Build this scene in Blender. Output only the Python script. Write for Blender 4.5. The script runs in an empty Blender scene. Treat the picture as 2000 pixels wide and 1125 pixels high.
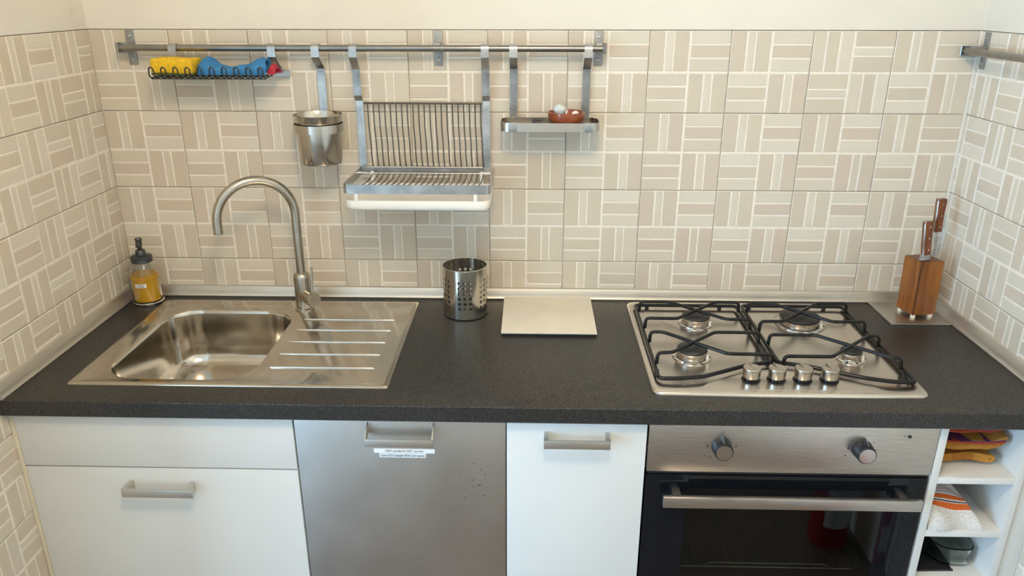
import bpy, bmesh, math, random
from mathutils import Vector, Matrix
random.seed(7)
PI = math.pi
scene = bpy.context.scene
COL = scene.collection
O = 0.9                       # worktop height; all coordinates below are relative to the worktop surface

# ------------------------------------------------------------------ camera, light, exposure
cam_d = bpy.data.cameras.new('camera'); cam = bpy.data.objects.new('camera', cam_d); COL.objects.link(cam)
cam.location = (1.1102, -2.0278, 0.7936 + O)
cam.rotation_euler = (math.radians(68.7158), math.radians(-0.0267), math.radians(1.5027))
cam_d.sensor_width = 36; cam_d.lens = 1523.23 / 2000 * 36
cam_d.shift_x = 3.47 / 2000; cam_d.shift_y = 16.37 / 2000
cam_d.clip_start = 0.02
scene.camera = cam
vs = scene.view_settings
vs.view_transform = 'Standard'; vs.look = 'None'; vs.gamma = 1; vs.exposure = 0.50; vs.use_curve_mapping = False

LAMP_POS = (1.12, -1.62, 1.58)
LAMP_STRENGTH = 62.0
DAY_POWER = 72.0
world = bpy.data.worlds.new('sky'); scene.world = world; world.use_nodes = True
bg = world.node_tree.nodes['Background']; bg.inputs[0].default_value = (0.55, 0.72, 1.0, 1); bg.inputs[1].default_value = 1.2

def area(name, loc, rot, sx, sy, power, color):
    l = bpy.data.lights.new(name, 'AREA'); l.shape = 'RECTANGLE'; l.size = sx; l.size_y = sy
    l.energy = power; l.color = color
    o = bpy.data.objects.new(name, l); o.location = (loc[0], loc[1], loc[2] + O); o.rotation_euler = rot
    COL.objects.link(o); return o
# daylight entering by the tall glazed door of the room, left behind the photographer
area('daylight', (-1.47, -2.35, 0.25), (0, math.radians(-90), 0), 1.9, 1.3, DAY_POWER, (0.43, 0.70, 1.0))

# ------------------------------------------------------------------ materials
def nd(nt, t, **kw):
    n = nt.nodes.new(t)
    for k, v in kw.items():
        if k == 'inp':
            for a, b in v.items(): n.inputs[a].default_value = b
        else: setattr(n, k, v)
    return n
def base_mat(name):
    m = bpy.data.materials.new(name); m.use_nodes = True
    nt = m.node_tree; b = nt.nodes['Principled BSDF']
    return m, nt, b
def coords(nt, scale=(1, 1, 1), rot=(0, 0, 0)):
    tc = nd(nt, 'ShaderNodeTexCoord'); mp = nd(nt, 'ShaderNodeMapping')
    mp.inputs['Scale'].default_value = scale; mp.inputs['Rotation'].default_value = rot
    nt.links.new(tc.outputs['Object'], mp.inputs['Vector']); return mp.outputs['Vector']
def ramp(nt, fac, stops):
    r = nd(nt, 'ShaderNodeValToRGB'); e = r.color_ramp.elements
    while len(e) < len(stops): e.new(0.5)
    for i, (p, c) in enumerate(stops):
        e[i].position = p; e[i].color = (*c, 1)
    nt.links.new(fac, r.inputs[0]); return r.outputs[0]
def mat(name, col, rough=0.5, metal=0.0, var=0.12, scale=30, stretch=(1, 1, 1), bump=0.0, bscale=None, spec=0.5, coat=0.0, aniso=0.0, rvar=0.0):
    m, nt, b = base_mat(name)
    v = coords(nt, stretch)
    nz = nd(nt, 'ShaderNodeTexNoise', inp={'Scale': scale, 'Detail': 5.0})
    nt.links.new(v, nz.inputs['Vector'])
    lo = tuple(max(0, c * (1 - var)) for c in col); hi = tuple(min(1, c * (1 + var)) for c in col)
    c = ramp(nt, nz.outputs['Fac'], [(0.3, lo), (0.7, hi)])
    nt.links.new(c, b.inputs['Base Color'])
    b.inputs['Roughness'].default_value = rough; b.inputs['Metallic'].default_value = metal
    b.inputs['Specular IOR Level'].default_value = spec
    if coat: b.inputs['Coat Weight'].default_value = coat; b.inputs['Coat Roughness'].default_value = 0.08
    if aniso: b.inputs['Anisotropic'].default_value = aniso
    if rvar:
        mr = nd(nt, 'ShaderNodeMapRange', inp={'To Min': rough - rvar, 'To Max': rough + rvar})
        nt.links.new(nz.outputs['Fac'], mr.inputs['Value']); nt.links.new(mr.outputs['Result'], b.inputs['Roughness'])
    if bump:
        n2 = nd(nt, 'ShaderNodeTexNoise', inp={'Scale': bscale or scale, 'Detail': 4.0})
        nt.links.new(v, n2.inputs['Vector'])
        bp = nd(nt, 'ShaderNodeBump', inp={'Strength': bump, 'Distance': 0.002})
        nt.links.new(n2.outputs['Fac'], bp.inputs['Height']); nt.links.new(bp.outputs['Normal'], b.inputs['Normal'])
    return m
M = {}
M['plaster'] = mat('cream_plaster', (0.83, 0.785, 0.69), 0.75, var=0.035, scale=5, bump=0.35, bscale=14)
M['room'] = mat('room_plaster', (0.80, 0.76, 0.68), 0.8, var=0.03, scale=4)
M['ceil'] = mat('ceiling_paint', (0.82, 0.80, 0.75), 0.8, var=0.02, scale=4)
M['floor'] = mat('floor_tile', (0.17, 0.125, 0.09), 0.4, var=0.2, scale=6)
M['grout'] = mat('tile_grout', (0.33, 0.285, 0.215), 0.9, var=0.35, scale=14)
M['glaze'] = mat('tile_white_glaze', (0.86, 0.79, 0.69), 0.3, var=0.06, scale=60)
M['steel'] = mat('brushed_steel', (0.60, 0.565, 0.52), 0.27, 1.0, var=0.03, scale=30, rvar=0.02)
M['cup'] = mat('cup_steel', (0.56, 0.52, 0.46), 0.19, 1.0, var=0.04, scale=30, rvar=0.02)
M['steel_panel'] = mat('worn_steel_sheet', (0.60, 0.585, 0.56), 0.36, 1.0, var=0.07, scale=7, stretch=(1, 2, 1), bump=0.05, bscale=3.0, rvar=0.06)
M['pull'] = mat('satin_pull', (0.66, 0.63, 0.57), 0.42, 1.0, var=0.03, scale=30)
M['oven_steel'] = mat('oven_brushed_steel', (0.60, 0.56, 0.515), 0.33, 1.0, var=0.12, scale=12, stretch=(2, 40, 40), rvar=0.05)
M['sink_steel'] = mat('sink_steel', (0.60, 0.555, 0.49), 0.15, 1.0, var=0.06, scale=12, bump=0.03, bscale=9, rvar=0.04)
M['hob_steel'] = mat('hob_steel', (0.66, 0.61, 0.55), 0.24, 1.0, var=0.06, scale=12, stretch=(1, 20, 1), rvar=0.04)
M['nickel'] = mat('brushed_nickel', (0.50, 0.455, 0.39), 0.26, 1.0, var=0.07, scale=40)
M['strap'] = mat('zinc_strap', (0.46, 0.475, 0.485), 0.33, 1.0, var=0.24, scale=32, rvar=0.1)
M['bar'] = mat('rail_steel', (0.29, 0.28, 0.26), 0.30, 1.0, var=0.08, scale=30)
M['bracket'] = mat('grey_bracket', (0.33, 0.335, 0.33), 0.45, 0.7, var=0.08, scale=80)
M['wire'] = mat('dark_wire', (0.10, 0.095, 0.085), 0.25, 1.0, var=0.1, scale=40)
M['wire2'] = mat('rack_wire', (0.15, 0.13, 0.105), 0.3, 1.0, var=0.1, scale=40)
M['chrome'] = mat('polished_steel', (0.66, 0.63, 0.59), 0.14, 1.0, var=0.05, scale=30)
M['alu'] = mat('aluminium_trim', (0.62, 0.585, 0.52), 0.42, 0.85, var=0.06, scale=12, stretch=(1, 1, 8))
M['black'] = mat('black_enamel', (0.008, 0.008, 0.008), 0.2, var=0.1, scale=30, spec=0.35)
M['blackglass'] = mat('black_glass', (0.006, 0.007, 0.009), 0.04, var=0.1, scale=30, spec=0.3)
M['gun'] = mat('gunmetal', (0.10, 0.105, 0.11), 0.32, 0.85, var=0.1, scale=60)
M['grout_light'] = mat('beige_grout', (0.55, 0.48, 0.38), 0.8, var=0.1)
M['caulk'] = mat('white_caulk', (0.80, 0.77, 0.70), 0.5, var=0.03)
M['blackmat'] = mat('black_plastic', (0.018, 0.018, 0.02), 0.42, var=0.2, scale=60)
M['cast'] = mat('burner_cap', (0.02, 0.019, 0.018), 0.45, var=0.3, scale=90)
M['burner'] = mat('burner_ring', (0.45, 0.38, 0.32), 0.38, 1.0, var=0.35, scale=120)
M['white'] = mat('white_laminate', (0.71, 0.71, 0.68), 0.38, var=0.015, scale=8)
M['whitein'] = mat('white_carcass', (0.80, 0.79, 0.75), 0.45, var=0.015, scale=8)
M['cream'] = mat('cream_edge', (0.74, 0.66, 0.50), 0.5, var=0.03, scale=20)
M['dark'] = mat('dark_gap', (0.02, 0.018, 0.016), 0.7)
M['cavity'] = mat('oven_enamel', (0.09, 0.095, 0.085), 0.4, var=0.25, scale=60)
M['plastic'] = mat('white_plastic', (0.86, 0.84, 0.78), 0.3, var=0.02, scale=20)
M['paper'] = mat('label_paper', (0.86, 0.86, 0.84), 0.6, var=0.02, scale=50)
M['ink'] = mat('black_ink', (0.03, 0.03, 0.035), 0.6)
M['sponge'] = mat('yellow_sponge', (0.80, 0.50, 0.02), 0.9, var=0.16, scale=120, bump=0.9, bscale=240)
M['scour'] = mat('green_scourer', (0.10, 0.13, 0.03), 0.95, var=0.3, scale=200, bump=0.8)
M['blue'] = mat('blue_cloth', (0.035, 0.20, 0.46), 0.9, var=0.28, scale=160, bump=0.9, bscale=300)
M['red'] = mat('red_cloth', (0.45, 0.03, 0.05), 0.9, var=0.2, scale=160, bump=0.6)
M['terra'] = mat('glazed_terracotta', (0.27, 0.06, 0.018), 0.28, var=0.25, scale=40, coat=0.5)
M['stone'] = mat('pale_scrubber', (0.62, 0.68, 0.66), 0.8, var=0.12, scale=120, bump=0.8)
M['navy'] = mat('navy_plastic', (0.025, 0.03, 0.06), 0.5)
M['cork'] = mat('tray_base', (0.30, 0.25, 0.19), 0.55, var=0.12, scale=30)
M['board'] = mat('cream_board', (0.76, 0.70, 0.58), 0.45, var=0.05, scale=9)
M['screw'] = mat('screw_metal', (0.55, 0.55, 0.53), 0.3, 1.0)
M['redpaint'] = mat('red_paint', (0.50, 0.02, 0.02), 0.3)
M['foot'] = mat('cream_foot', (0.80, 0.74, 0.60), 0.5)
M['rim'] = mat('pan_support_pad', (0.02, 0.02, 0.02), 0.6)

def speck(m):
    nt = m.node_tree; b = nt.nodes['Principled BSDF']; src = b.inputs['Base Color'].links[0].from_socket
    v = coords(nt, (1, 1, 1)); n = nd(nt, 'ShaderNodeTexNoise', inp={'Scale': 120.0, 'Detail': 1.0}); nt.links.new(v, n.inputs['Vector'])
    n2 = nd(nt, 'ShaderNodeTexNoise', inp={'Scale': 4.0, 'Detail': 2.0}); nt.links.new(v, n2.inputs['Vector'])
    mu = nd(nt, 'ShaderNodeMath', operation='MULTIPLY'); nt.links.new(n.outputs['Fac'], mu.inputs[0]); nt.links.new(n2.outputs['Fac'], mu.inputs[1])
    r = ramp(nt, mu.outputs[0], [(0.435, (1, 1, 1)), (0.475, (0.5, 0.48, 0.45))])
    mx = nd(nt, 'ShaderNodeMix', data_type='RGBA', blend_type='MULTIPLY'); mx.inputs['Factor'].default_value = 1
    nt.links.new(src, mx.inputs['A']); nt.links.new(r, mx.inputs['B']); nt.links.new(mx.outputs['Result'], b.inputs['Base Color'])
speck(M['steel_panel'])
def tile_strip_mat():
    m, nt, b = base_mat('tile_strip_glaze')
    at = nd(nt, 'ShaderNodeAttribute', attribute_name='tint'); oi = nd(nt, 'ShaderNodeObjectInfo')
    ad = nd(nt, 'ShaderNodeMath', operation='MULTIPLY_ADD', inp={1: 0.30, 2: -0.15})
    nt.links.new(oi.outputs['Random'], ad.inputs[0])
    a2 = nd(nt, 'ShaderNodeMath', operation='ADD'); nt.links.new(at.outputs['Fac'], a2.inputs[0]); nt.links.new(ad.outputs[0], a2.inputs[1])
    v = coords(nt)
    nz = nd(nt, 'ShaderNodeTexNoise', inp={'Scale': 18.0, 'Detail': 3.0}); nt.links.new(v, nz.inputs['Vector'])
    a3 = nd(nt, 'ShaderNodeMath', operation='MULTIPLY_ADD', inp={1: 0.35, 2: -0.175}); nt.links.new(nz.outputs['Fac'], a3.inputs[0])
    a4 = nd(nt, 'ShaderNodeMath', operation='ADD'); nt.links.new(a2.outputs[0], a4.inputs[0]); nt.links.new(a3.outputs[0], a4.inputs[1])
    c = ramp(nt, a4.outputs[0], [(0.0, (0.615, 0.525, 0.425)), (0.35, (0.63, 0.56, 0.445)), (0.65, (0.675, 0.61, 0.50)), (1.0, (0.715, 0.665, 0.56))])
    nt.links.new(c, b.inputs['Base Color'])
    b.inputs['Roughness'].default_value = 0.24
    n2 = nd(nt, 'ShaderNodeTexNoise', inp={'Scale': 22.0, 'Detail': 2.0}); nt.links.new(v, n2.inputs['Vector'])
    bp = nd(nt, 'ShaderNodeBump', inp={'Strength': 0.25, 'Distance': 0.002}); nt.links.new(n2.outputs['Fac'], bp.inputs['Height'])
    nt.links.new(bp.outputs['Normal'], b.inputs['Normal'])
    return m
M['strip'] = tile_strip_mat()

def worktop_mat():
    m, nt, b = base_mat('charcoal_worktop')
    v = coords(nt)
    n1 = nd(nt, 'ShaderNodeTexNoise', inp={'Scale': 520.0, 'Detail': 2.0}); nt.links.new(v, n1.inputs['Vector'])
    n2 = nd(nt, 'ShaderNodeTexNoise', inp={'Scale': 3.5, 'Detail': 4.0}); nt.links.new(v, n2.inputs['Vector'])
    c1 = ramp(nt, n1.outputs['Fac'], [(0.40, (0.008, 0.0075, 0.007)), (0.54, (0.026, 0.0235, 0.0205)), (0.68, (0.095, 0.092, 0.088))])
    c2 = ramp(nt, n2.outputs['Fac'], [(0.35, (0.9, 0.9, 0.9)), (0.75, (1.2, 1.15, 1.08))])
    mx = nd(nt, 'ShaderNodeMix', data_type='RGBA', blend_type='MULTIPLY'); mx.inputs['Factor'].default_value = 1
    nt.links.new(c1, mx.inputs['A']); nt.links.new(c2, mx.inputs['B'])
    nt.links.new(mx.outputs['Result'], b.inputs['Base Color'])
    b.inputs['Roughness'].default_value = 0.36
    bp = nd(nt, 'ShaderNodeBump', inp={'Strength': 0.35, 'Distance': 0.0006}); nt.links.new(n1.outputs['Fac'], bp.inputs['Height'])
    nt.links.new(bp.outputs['Normal'], b.inputs['Normal'])
    return m
M['worktop'] = worktop_mat()

def wood_mat(name, a, c, sc=(28, 28, 3), rough=0.38):
    m, nt, b = base_mat(name)
    v = coords(nt, sc)
    n = nd(nt, 'ShaderNodeTexNoise', inp={'Scale': 1.6, 'Detail': 6.0, 'Distortion': 1.2}); nt.links.new(v, n.inputs['Vector'])
    col = ramp(nt, n.outputs['Fac'], [(0.3, a), (0.5, tuple((x + y) / 2 for x, y in zip(a, c))), (0.7, c)])
    nt.links.new(col, b.inputs['Base Color']); b.inputs['Roughness'].default_value = rough
    return m
M['wood'] = wood_mat('oak_block', (0.17, 0.05, 0.008), (0.36, 0.13, 0.024))
M['woodtop'] = wood_mat('dark_oak_top', (0.12, 0.04, 0.012), (0.20, 0.075, 0.02))
M['handle'] = wood_mat('rosewood_handle', (0.09, 0.024, 0.007), (0.30, 0.085, 0.016), (90, 90, 14))

def glass_mat(name, col, rough=0.02, ior=1.45):
    m, nt, b = base_mat(name)
    b.inputs['Base Color'].default_value = (*col, 1); b.inputs['Transmission Weight'].default_value = 1
    b.inputs['Roughness'].default_value = rough; b.inputs['IOR'].default_value = ior
    return m
M['glass'] = glass_mat('clear_glass', (0.95, 0.97, 0.96))
M['greenglass'] = glass_mat('greenish_glass', (0.86, 0.93, 0.90))
M['pane'] = glass_mat('oven_pane', (0.30, 0.31, 0.28), 0.0, 1.45)
M['winpane'] = glass_mat('window_pane', (0.97, 0.98, 1.0), 0.0, 1.2)
M['soap'] = mat('yellow_soap', (0.95, 0.50, 0.004), 0.25, var=0.05, scale=8)
nt = M['soap'].node_tree; nt.nodes['Principled BSDF'].inputs['Subsurface Weight'].default_value = 0.3
nt.nodes['Principled BSDF'].inputs['Subsurface Radius'].default_value = (0.02, 0.01, 0.003)

def stripe_mat(name, axis, stops, scale, offset=0.0, bump=0.6, rough=0.95):
    """cloth woven in coloured bands along one object axis"""
    m, nt, b = base_mat(name)
    tc = nd(nt, 'ShaderNodeTexCoord'); sx = nd(nt, 'ShaderNodeSeparateXYZ'); nt.links.new(tc.outputs['Object'], sx.inputs[0])
    ma = nd(nt, 'ShaderNodeMath', operation='MULTIPLY_ADD', inp={1: scale, 2: offset}); nt.links.new(sx.outputs[axis], ma.inputs[0])
    r = nd(nt, 'ShaderNodeValToRGB'); r.color_ramp.interpolation = 'CONSTANT'; e = r.color_ramp.elements
    while len(e) < len(stops): e.new(0.5)
    for i, (p, c) in enumerate(stops): e[i].position = p; e[i].color = (*c, 1)
    nt.links.new(ma.outputs[0], r.inputs[0])
    nz = nd(nt, 'ShaderNodeTexNoise', inp={'Scale': 350.0, 'Detail': 2.0}); nt.links.new(tc.outputs['Object'], nz.inputs['Vector'])
    rr = ramp(nt, nz.outputs['Fac'], [(0.3, (0.75, 0.75, 0.75)), (0.7, (1.1, 1.1, 1.1))])
    mx = nd(nt, 'ShaderNodeMix', data_type='RGBA', blend_type='MULTIPLY'); mx.inputs['Factor'].default_value = 1
    nt.links.new(r.outputs[0], mx.inputs['A']); nt.links.new(rr, mx.inputs['B']); nt.links.new(mx.outputs['Result'], b.inputs['Base Color'])
    b.inputs['Roughness'].default_value = rough
    bp = nd(nt, 'ShaderNodeBump', inp={'Strength': bump, 'Distance': 0.002}); nt.links.new(nz.outputs['Fac'], bp.inputs['Height'])
    nt.links.new(bp.outputs['Normal'], b.inputs['Normal'])
    return m
def emis(name, col, s):
    m, nt, b = base_mat(name)
    b.inputs['Base Color'].default_value = (*col, 1); b.inputs['Emission Color'].default_value = (*col, 1); b.inputs['Emission Strength'].default_value = s
    return m

# ------------------------------------------------------------------ object helpers
def finish(bm, name, mats, smooth=40):
    bmesh.ops.recalc_face_normals(bm, faces=bm.faces[:])
    me = bpy.data.meshes.new(name); bm.to_mesh(me); bm.free()
    for m in (mats if isinstance(mats, (list, tuple)) else [mats]): me.materials.append(M[m] if isinstance(m, str) else m)
    if smooth:
        me.shade_smooth(); me.set_sharp_from_angle(angle=math.radians(smooth))
    return me
BASE = {}
def absbase(o):
    b = Vector((0, 0, 0))
    while o is not None: b += BASE[o.name]; o = o.parent
    return b
def obj(name, bm, mats, parent=None, smooth=40, at=None):
    """one mesh object; bm holds coordinates relative to the worktop origin"""
    if at is None:
        xs = [v.co for v in bm.verts]
        at = Vector(((min(v.x for v in xs) + max(v.x for v in xs)) / 2, (min(v.y for v in xs) + max(v.y for v in xs)) / 2, min(v.z for v in xs)))
    at = Vector(at)
    bmesh.ops.translate(bm, verts=bm.verts[:], vec=-at)
    me = finish(bm, name, mats, smooth)
    o = bpy.data.objects.new(name, me); COL.objects.link(o)
    if parent is None:
        o.location = at + Vector((0, 0, O)); BASE[o.name] = at
    else:
        rel = at - absbase(parent); o.parent = parent; o.location = rel; BASE[o.name] = rel
    return o
def tag(o, label, cat, group=None):
    o['label'] = label; o['category'] = cat
    if group: o['group'] = group
    return o
def struct(name, bm, m, label, smooth=40, at=None):
    o = obj(name, bm, m, None, smooth, at); o['kind'] = 'structure'; o['label'] = label; return o
def thing(name, label, cat, loc, group=None):
    o = bpy.data.objects.new(name, None); COL.objects.link(o); o.empty_display_size = 0.05
    o.location = (loc[0], loc[1], loc[2] + O); BASE[o.name] = Vector(loc)
    return tag(o, label, cat, group)

def NB(): return bmesh.new()
def merge(bm, tmp):
    me = bpy.data.meshes.new('tmp'); tmp.to_mesh(me); tmp.free(); bm.from_mesh(me); bpy.data.meshes.remove(me); return bm
def box(bm, x0, x1, y0, y1, z0, z1, bev=0.0, seg=2, mi=0):
    t = bmesh.new()
    bmesh.ops.create_cube(t, size=1)
    for v in t.verts: v.co = Vector((x0 + (v.co.x + .5) * (x1 - x0), y0 + (v.co.y + .5) * (y1 - y0), z0 + (v.co.z + .5) * (z1 - z0)))
    if bev: bmesh.ops.bevel(t, geom=t.edges[:], offset=bev, segments=seg, profile=0.6, affect='EDGES')
    for f in t.faces: f.material_index = mi
    return merge(bm, t)
def B(*a, **k): return box(NB(), *a, **k)
def tube(bm, pts, r, n=8, closed=False, mi=0, caps=True):
    pts = [Vector(p) for p in pts]; N = len(pts)
    rs = r if isinstance(r, (list, tuple)) else [r] * N
    rings = []; up = None
    for i in range(N):
        a = pts[i - 1] if (i > 0 or closed) else pts[i]; c = pts[(i + 1) % N] if (i < N - 1 or closed) else pts[i]
        t = (c - a).normalized()
        if up is None: up = Vector((0, 0, 1)) if abs(t.z) < .9 else Vector((0, 1, 0))
        s = t.cross(up)
        if s.length < 1e-6: s = t.orthogonal()
        s.normalize(); up = s.cross(t).normalized()
        rings.append([bm.verts.new(pts[i] + (s * math.cos(2 * PI * k / n) + up * math.sin(2 * PI * k / n)) * rs[i]) for k in range(n)])
    m = N if closed else N - 1
    for i in range(m):
        A, C = rings[i], rings[(i + 1) % N]
        for k in range(n):
            f = bm.faces.new((A[k], A[(k + 1) % n], C[(k + 1) % n], C[k])); f.material_index = mi
    if caps and not closed:
        for R in (rings[0], rings[-1]):
            f = bm.faces.new(R); f.material_index = mi
    return bm
def fillet(pts, r, seg=4, closed=False):
    """round the corners of a polyline"""
    pts = [Vector(p) for p in pts]; out = []; N = len(pts)
    for i, p in enumerate(pts):
        if not closed and i in (0, N - 1): out.append(p); continue
        a = pts[i - 1] - p; c = pts[(i + 1) % N] - p
        d = min(r, a.length * .49, c.length * .49)
        p0 = p + a.normalized() * d; p1 = p + c.normalized() * d
        for k in range(seg + 1):
            t = k / seg; out.append((1 - t) ** 2 * p0 + 2 * t * (1 - t) * p + t * t * p1)
    return out
def lathe(bm, prof, c=(0, 0, 0), n=32, axis=(0, 0, 1), mi=0, close=True):
    """profile of (radius, height) turned about an axis through c"""
    ax = Vector(axis).normalized(); q = Vector((0, 0, 1)).rotation_difference(ax); c = Vector(c); rings = []
    for (r, z) in prof:
        if r < 1e-6: rings.append([bm.verts.new(c + q @ Vector((0, 0, z)))]); continue
        rings.append([bm.verts.new(c + q @ Vector((r * math.cos(2 * PI * k / n), r * math.sin(2 * PI * k / n), z))) for k in range(n)])
    for A, C in zip(rings, rings[1:]):
        for k in range(n):
            k2 = (k + 1) % n
            vs_ = [A[0]] if len(A) == 1 else [A[k], A[k2]]
            vs_ += [C[0]] if len(C) == 1 else [C[k2], C[k]]
            if len(vs_) >= 3:
                f = bm.faces.new(vs_); f.material_index = mi
    if close:
        for R in (rings[0], rings[-1]):
            if len(R) > 2: f = bm.faces.new(R); f.material_index = mi
    return bm
def strap(bm, yz, x, w, th=0.002, mi=0):
    """flat metal band of width w (along x) following a polyline of (y, z)"""
    P_ = [Vector((0, a, b)) for a, b in yz]; N = len(P_); L = []
    for i in range(N):
        t = (P_[min(i + 1, N - 1)] - P_[max(i - 1, 0)]).normalized(); nrm = Vector((0, -t.z, t.y))
        L.append([bm.verts.new(Vector((x + sx * w / 2, P_[i].y + nrm.y * s * th / 2, P_[i].z + nrm.z * s * th / 2))) for sx, s in ((-1, -1), (1, -1), (1, 1), (-1, 1))])
    for A, C in zip(L, L[1:]):
        for k in range(4): bm.faces.new((A[k], A[(k + 1) % 4], C[(k + 1) % 4], C[k])).material_index = mi
    bm.faces.new(L[0]); bm.faces.new(L[-1]); return bm
def band(bm, xy, z0, z1, th=0.002, closed=True):
    """upright flat band along a plan polyline"""
    P_ = [Vector((a, b, 0)) for a, b in xy]; N = len(P_); L = []
    for i in range(N):
        a = P_[i - 1] if (closed or i) else P_[0]; c = P_[(i + 1) % N] if (closed or i < N - 1) else P_[-1]
        t = (c - a).normalized(); nrm = Vector((-t.y, t.x, 0)) * th / 2
        L.append([bm.verts.new(P_[i] + nrm * s + Vector((0, 0, z))) for s, z in ((1, z0), (1, z1), (-1, z1), (-1, z0))])
    for i in range(N if closed else N - 1):
        A, C = L[i], L[(i + 1) % N]
        for k in range(4): bm.faces.new((A[k], A[(k + 1) % 4], C[(k + 1) % 4], C[k]))
    if not closed: bm.faces.new(L[0]); bm.faces.new(L[-1])
    return bm
def rrect(x0, x1, y0, y1, r, seg=6):
    out = []
    for cx, cy, a in ((x1 - r, y1 - r, 0), (x0 + r, y1 - r, 90), (x0 + r, y0 + r, 180), (x1 - r, y0 + r, 270)):
        for k in range(seg + 1):
            t = math.radians(a + 90 * k / seg); out.append((cx + r * math.cos(t), cy + r * math.sin(t)))
    return out
def ring(bm, xy, z): return [bm.verts.new((a, b, z)) for a, b in xy]
def bridge(bm, A, C, mi=0):
    n = len(A)
    for k in range(n): bm.faces.new((A[k], A[(k + 1) % n], C[(k + 1) % n], C[k])).material_index = mi
def fill_between(bm, A, C):
    es = []
    for R in (A, C):
        for k in range(len(R)):
            e = bm.edges.get((R[k], R[(k + 1) % len(R)])) or bm.edges.new((R[k], R[(k + 1) % len(R)])); es.append(e)
    bmesh.ops.triangle_fill(bm, use_beauty=True, use_dissolve=False, edges=es)
def prism(bm, xy, z0, z1, mi=0):
    A = ring(bm, xy, z0); C = ring(bm, xy, z1); bridge(bm, A, C, mi)
    bm.faces.new(A).material_index = mi; bm.faces.new(C).material_index = mi; return bm
def text_mesh(s, size, mat_name, name, parent, loc, rot, width):
    cu = bpy.data.curves.new(name, 'FONT'); cu.body = s; cu.size = size; cu.align_x = 'CENTER'; cu.align_y = 'CENTER'; cu.extrude = 0.00012; cu.resolution_u = 3
    t = bpy.data.objects.new(name, cu); COL.objects.link(t)
    bpy.context.view_layer.update()
    me = bpy.data.meshes.new_from_object(t.evaluated_get(bpy.context.evaluated_depsgraph_get()))
    bpy.data.objects.remove(t); bpy.data.curves.remove(cu)
    me.materials.clear(); me.materials.append(M[mat_name])
    sx = width / max(1e-6, max(v.co.x for v in me.vertices) - min(v.co.x for v in me.vertices))
    o = bpy.data.objects.new(name, me); COL.objects.link(o); o.parent = parent
    rel = Vector(loc) - absbase(parent); o.location = rel; o.rotation_euler = rot; o.scale = (sx, 1, 1); BASE[o.name] = rel
    return o

W = 2.2067; TOPZ = 0.7079; FZ = -0.9; CZ = 1.78
LEND = -1.05            # where the short left wall ends and the room opens
# ------------------------------------------------------------------ room shell
struct('floor', B(-1.62, W + .12, -3.42, .12, FZ - .08, FZ), 'floor', 'brown floor of the kitchen')
struct('ceiling', B(-1.62, W + .12, -3.42, .12, CZ, CZ + .08), 'ceil', 'white painted ceiling')
bm = B(-1.62, W + .12, .0022, .12, FZ, TOPZ, mi=1); box(bm, -1.62, W + .12, -.0015, .12, TOPZ + .0008, CZ, bev=.0012, mi=0)
wall_back = struct('wall_back', bm, ['plaster', 'grout'], 'back wall, tiled below and cream plaster above')
bm = B(-.12, -.0022, LEND, .0022, FZ, TOPZ, mi=1); box(bm, -.12, .0015, LEND - .004, 0, TOPZ + .0008, CZ, bev=.0012, mi=0)
box(bm, -.122, .0005, LEND - .004, LEND, FZ, TOPZ, mi=0)
wall_left = struct('wall_left', bm, ['plaster', 'grout'], 'short left wall, tiled below and cream plaster above')
bm = B(W + .0022, W + .12, -1.13, .0022, FZ, TOPZ, mi=1); box(bm, W - .0015, W + .12, -3.42, 0, TOPZ + .0008, CZ, bev=.0012, mi=0); box(bm, W, W + .12, -3.42, -1.13, FZ, TOPZ, mi=0)
wall_right = struct('wall_right', bm, ['plaster', 'grout'], 'right wall, tiled below and cream plaster above')
struct('wall_front', B(-1.62, W + .12, -3.42, -3.3, FZ, CZ), 'room', 'plain wall behind the photographer')
bm = B(-1.62, -1.5, -1.68, .12, FZ, CZ); box(bm, -1.62, -1.5, -3.42, -3.02, FZ, CZ); box(bm, -1.62, -1.5, -3.02, -1.68, 1.22, CZ); box(bm, -1.62, -1.5, -3.02, -1.68, FZ, -.72)
struct('wall_window', bm, 'room', 'plain wall holding the glazed door')
bm = NB()
for y0, y1 in ((-3.02, -2.97), (-2.375, -2.325), (-1.73, -1.68)): box(bm, -1.58, -1.53, y0, y1, -.72, 1.22, bev=.004)
box(bm, -1.58, -1.53, -3.02, -1.68, 1.17, 1.22); box(bm, -1.58, -1.53, -3.02, -1.68, -.72, -.66)
win = struct('window_1', bm, 'white', 'white framed tall window letting in daylight')
for y0, y1 in ((-2.97, -2.375), (-2.325, -1.73)): obj('pane', B(-1.56, -1.555, y0, y1, -.66, 1.17), 'winpane', win)

# ---- tiles: 20 cm, four blocks of three raised strips each
def tile_strips(rot, rnd):
    a, b_ = .0016, .1000; s = []
    def block(u0, v0, vert, wnw):
        L = .0945 if True else 0
        widths = (.0345, .0165, .0345) if wnw else (.0285, .0285, .0285)
        gap = (.0955 - sum(widths)) / 2 - .0005
        p = 0
        for i, w in enumerate(widths):
            tone = rnd.uniform(.05, .45) if (i == 1) != wnw else rnd.uniform(.45, .95)
            if wnw: tone = rnd.uniform(.1, .5) if i != 1 else rnd.uniform(.55, .95)
            if vert: s.append((u0 + p, u0 + p + w, v0, v0 + .0945, tone))
            else: s.append((u0, u0 + .0945, v0 + p, v0 + p + w, tone))
            p += w + gap
    v_wnw = not rot
    lo, hi = .0022, .1032
    block(lo, hi, True, v_wnw); block(hi, hi, False, not v_wnw); block(lo, lo, False, not v_wnw); block(hi, lo, True, v_wnw)
    return s
TG = .0011
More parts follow.
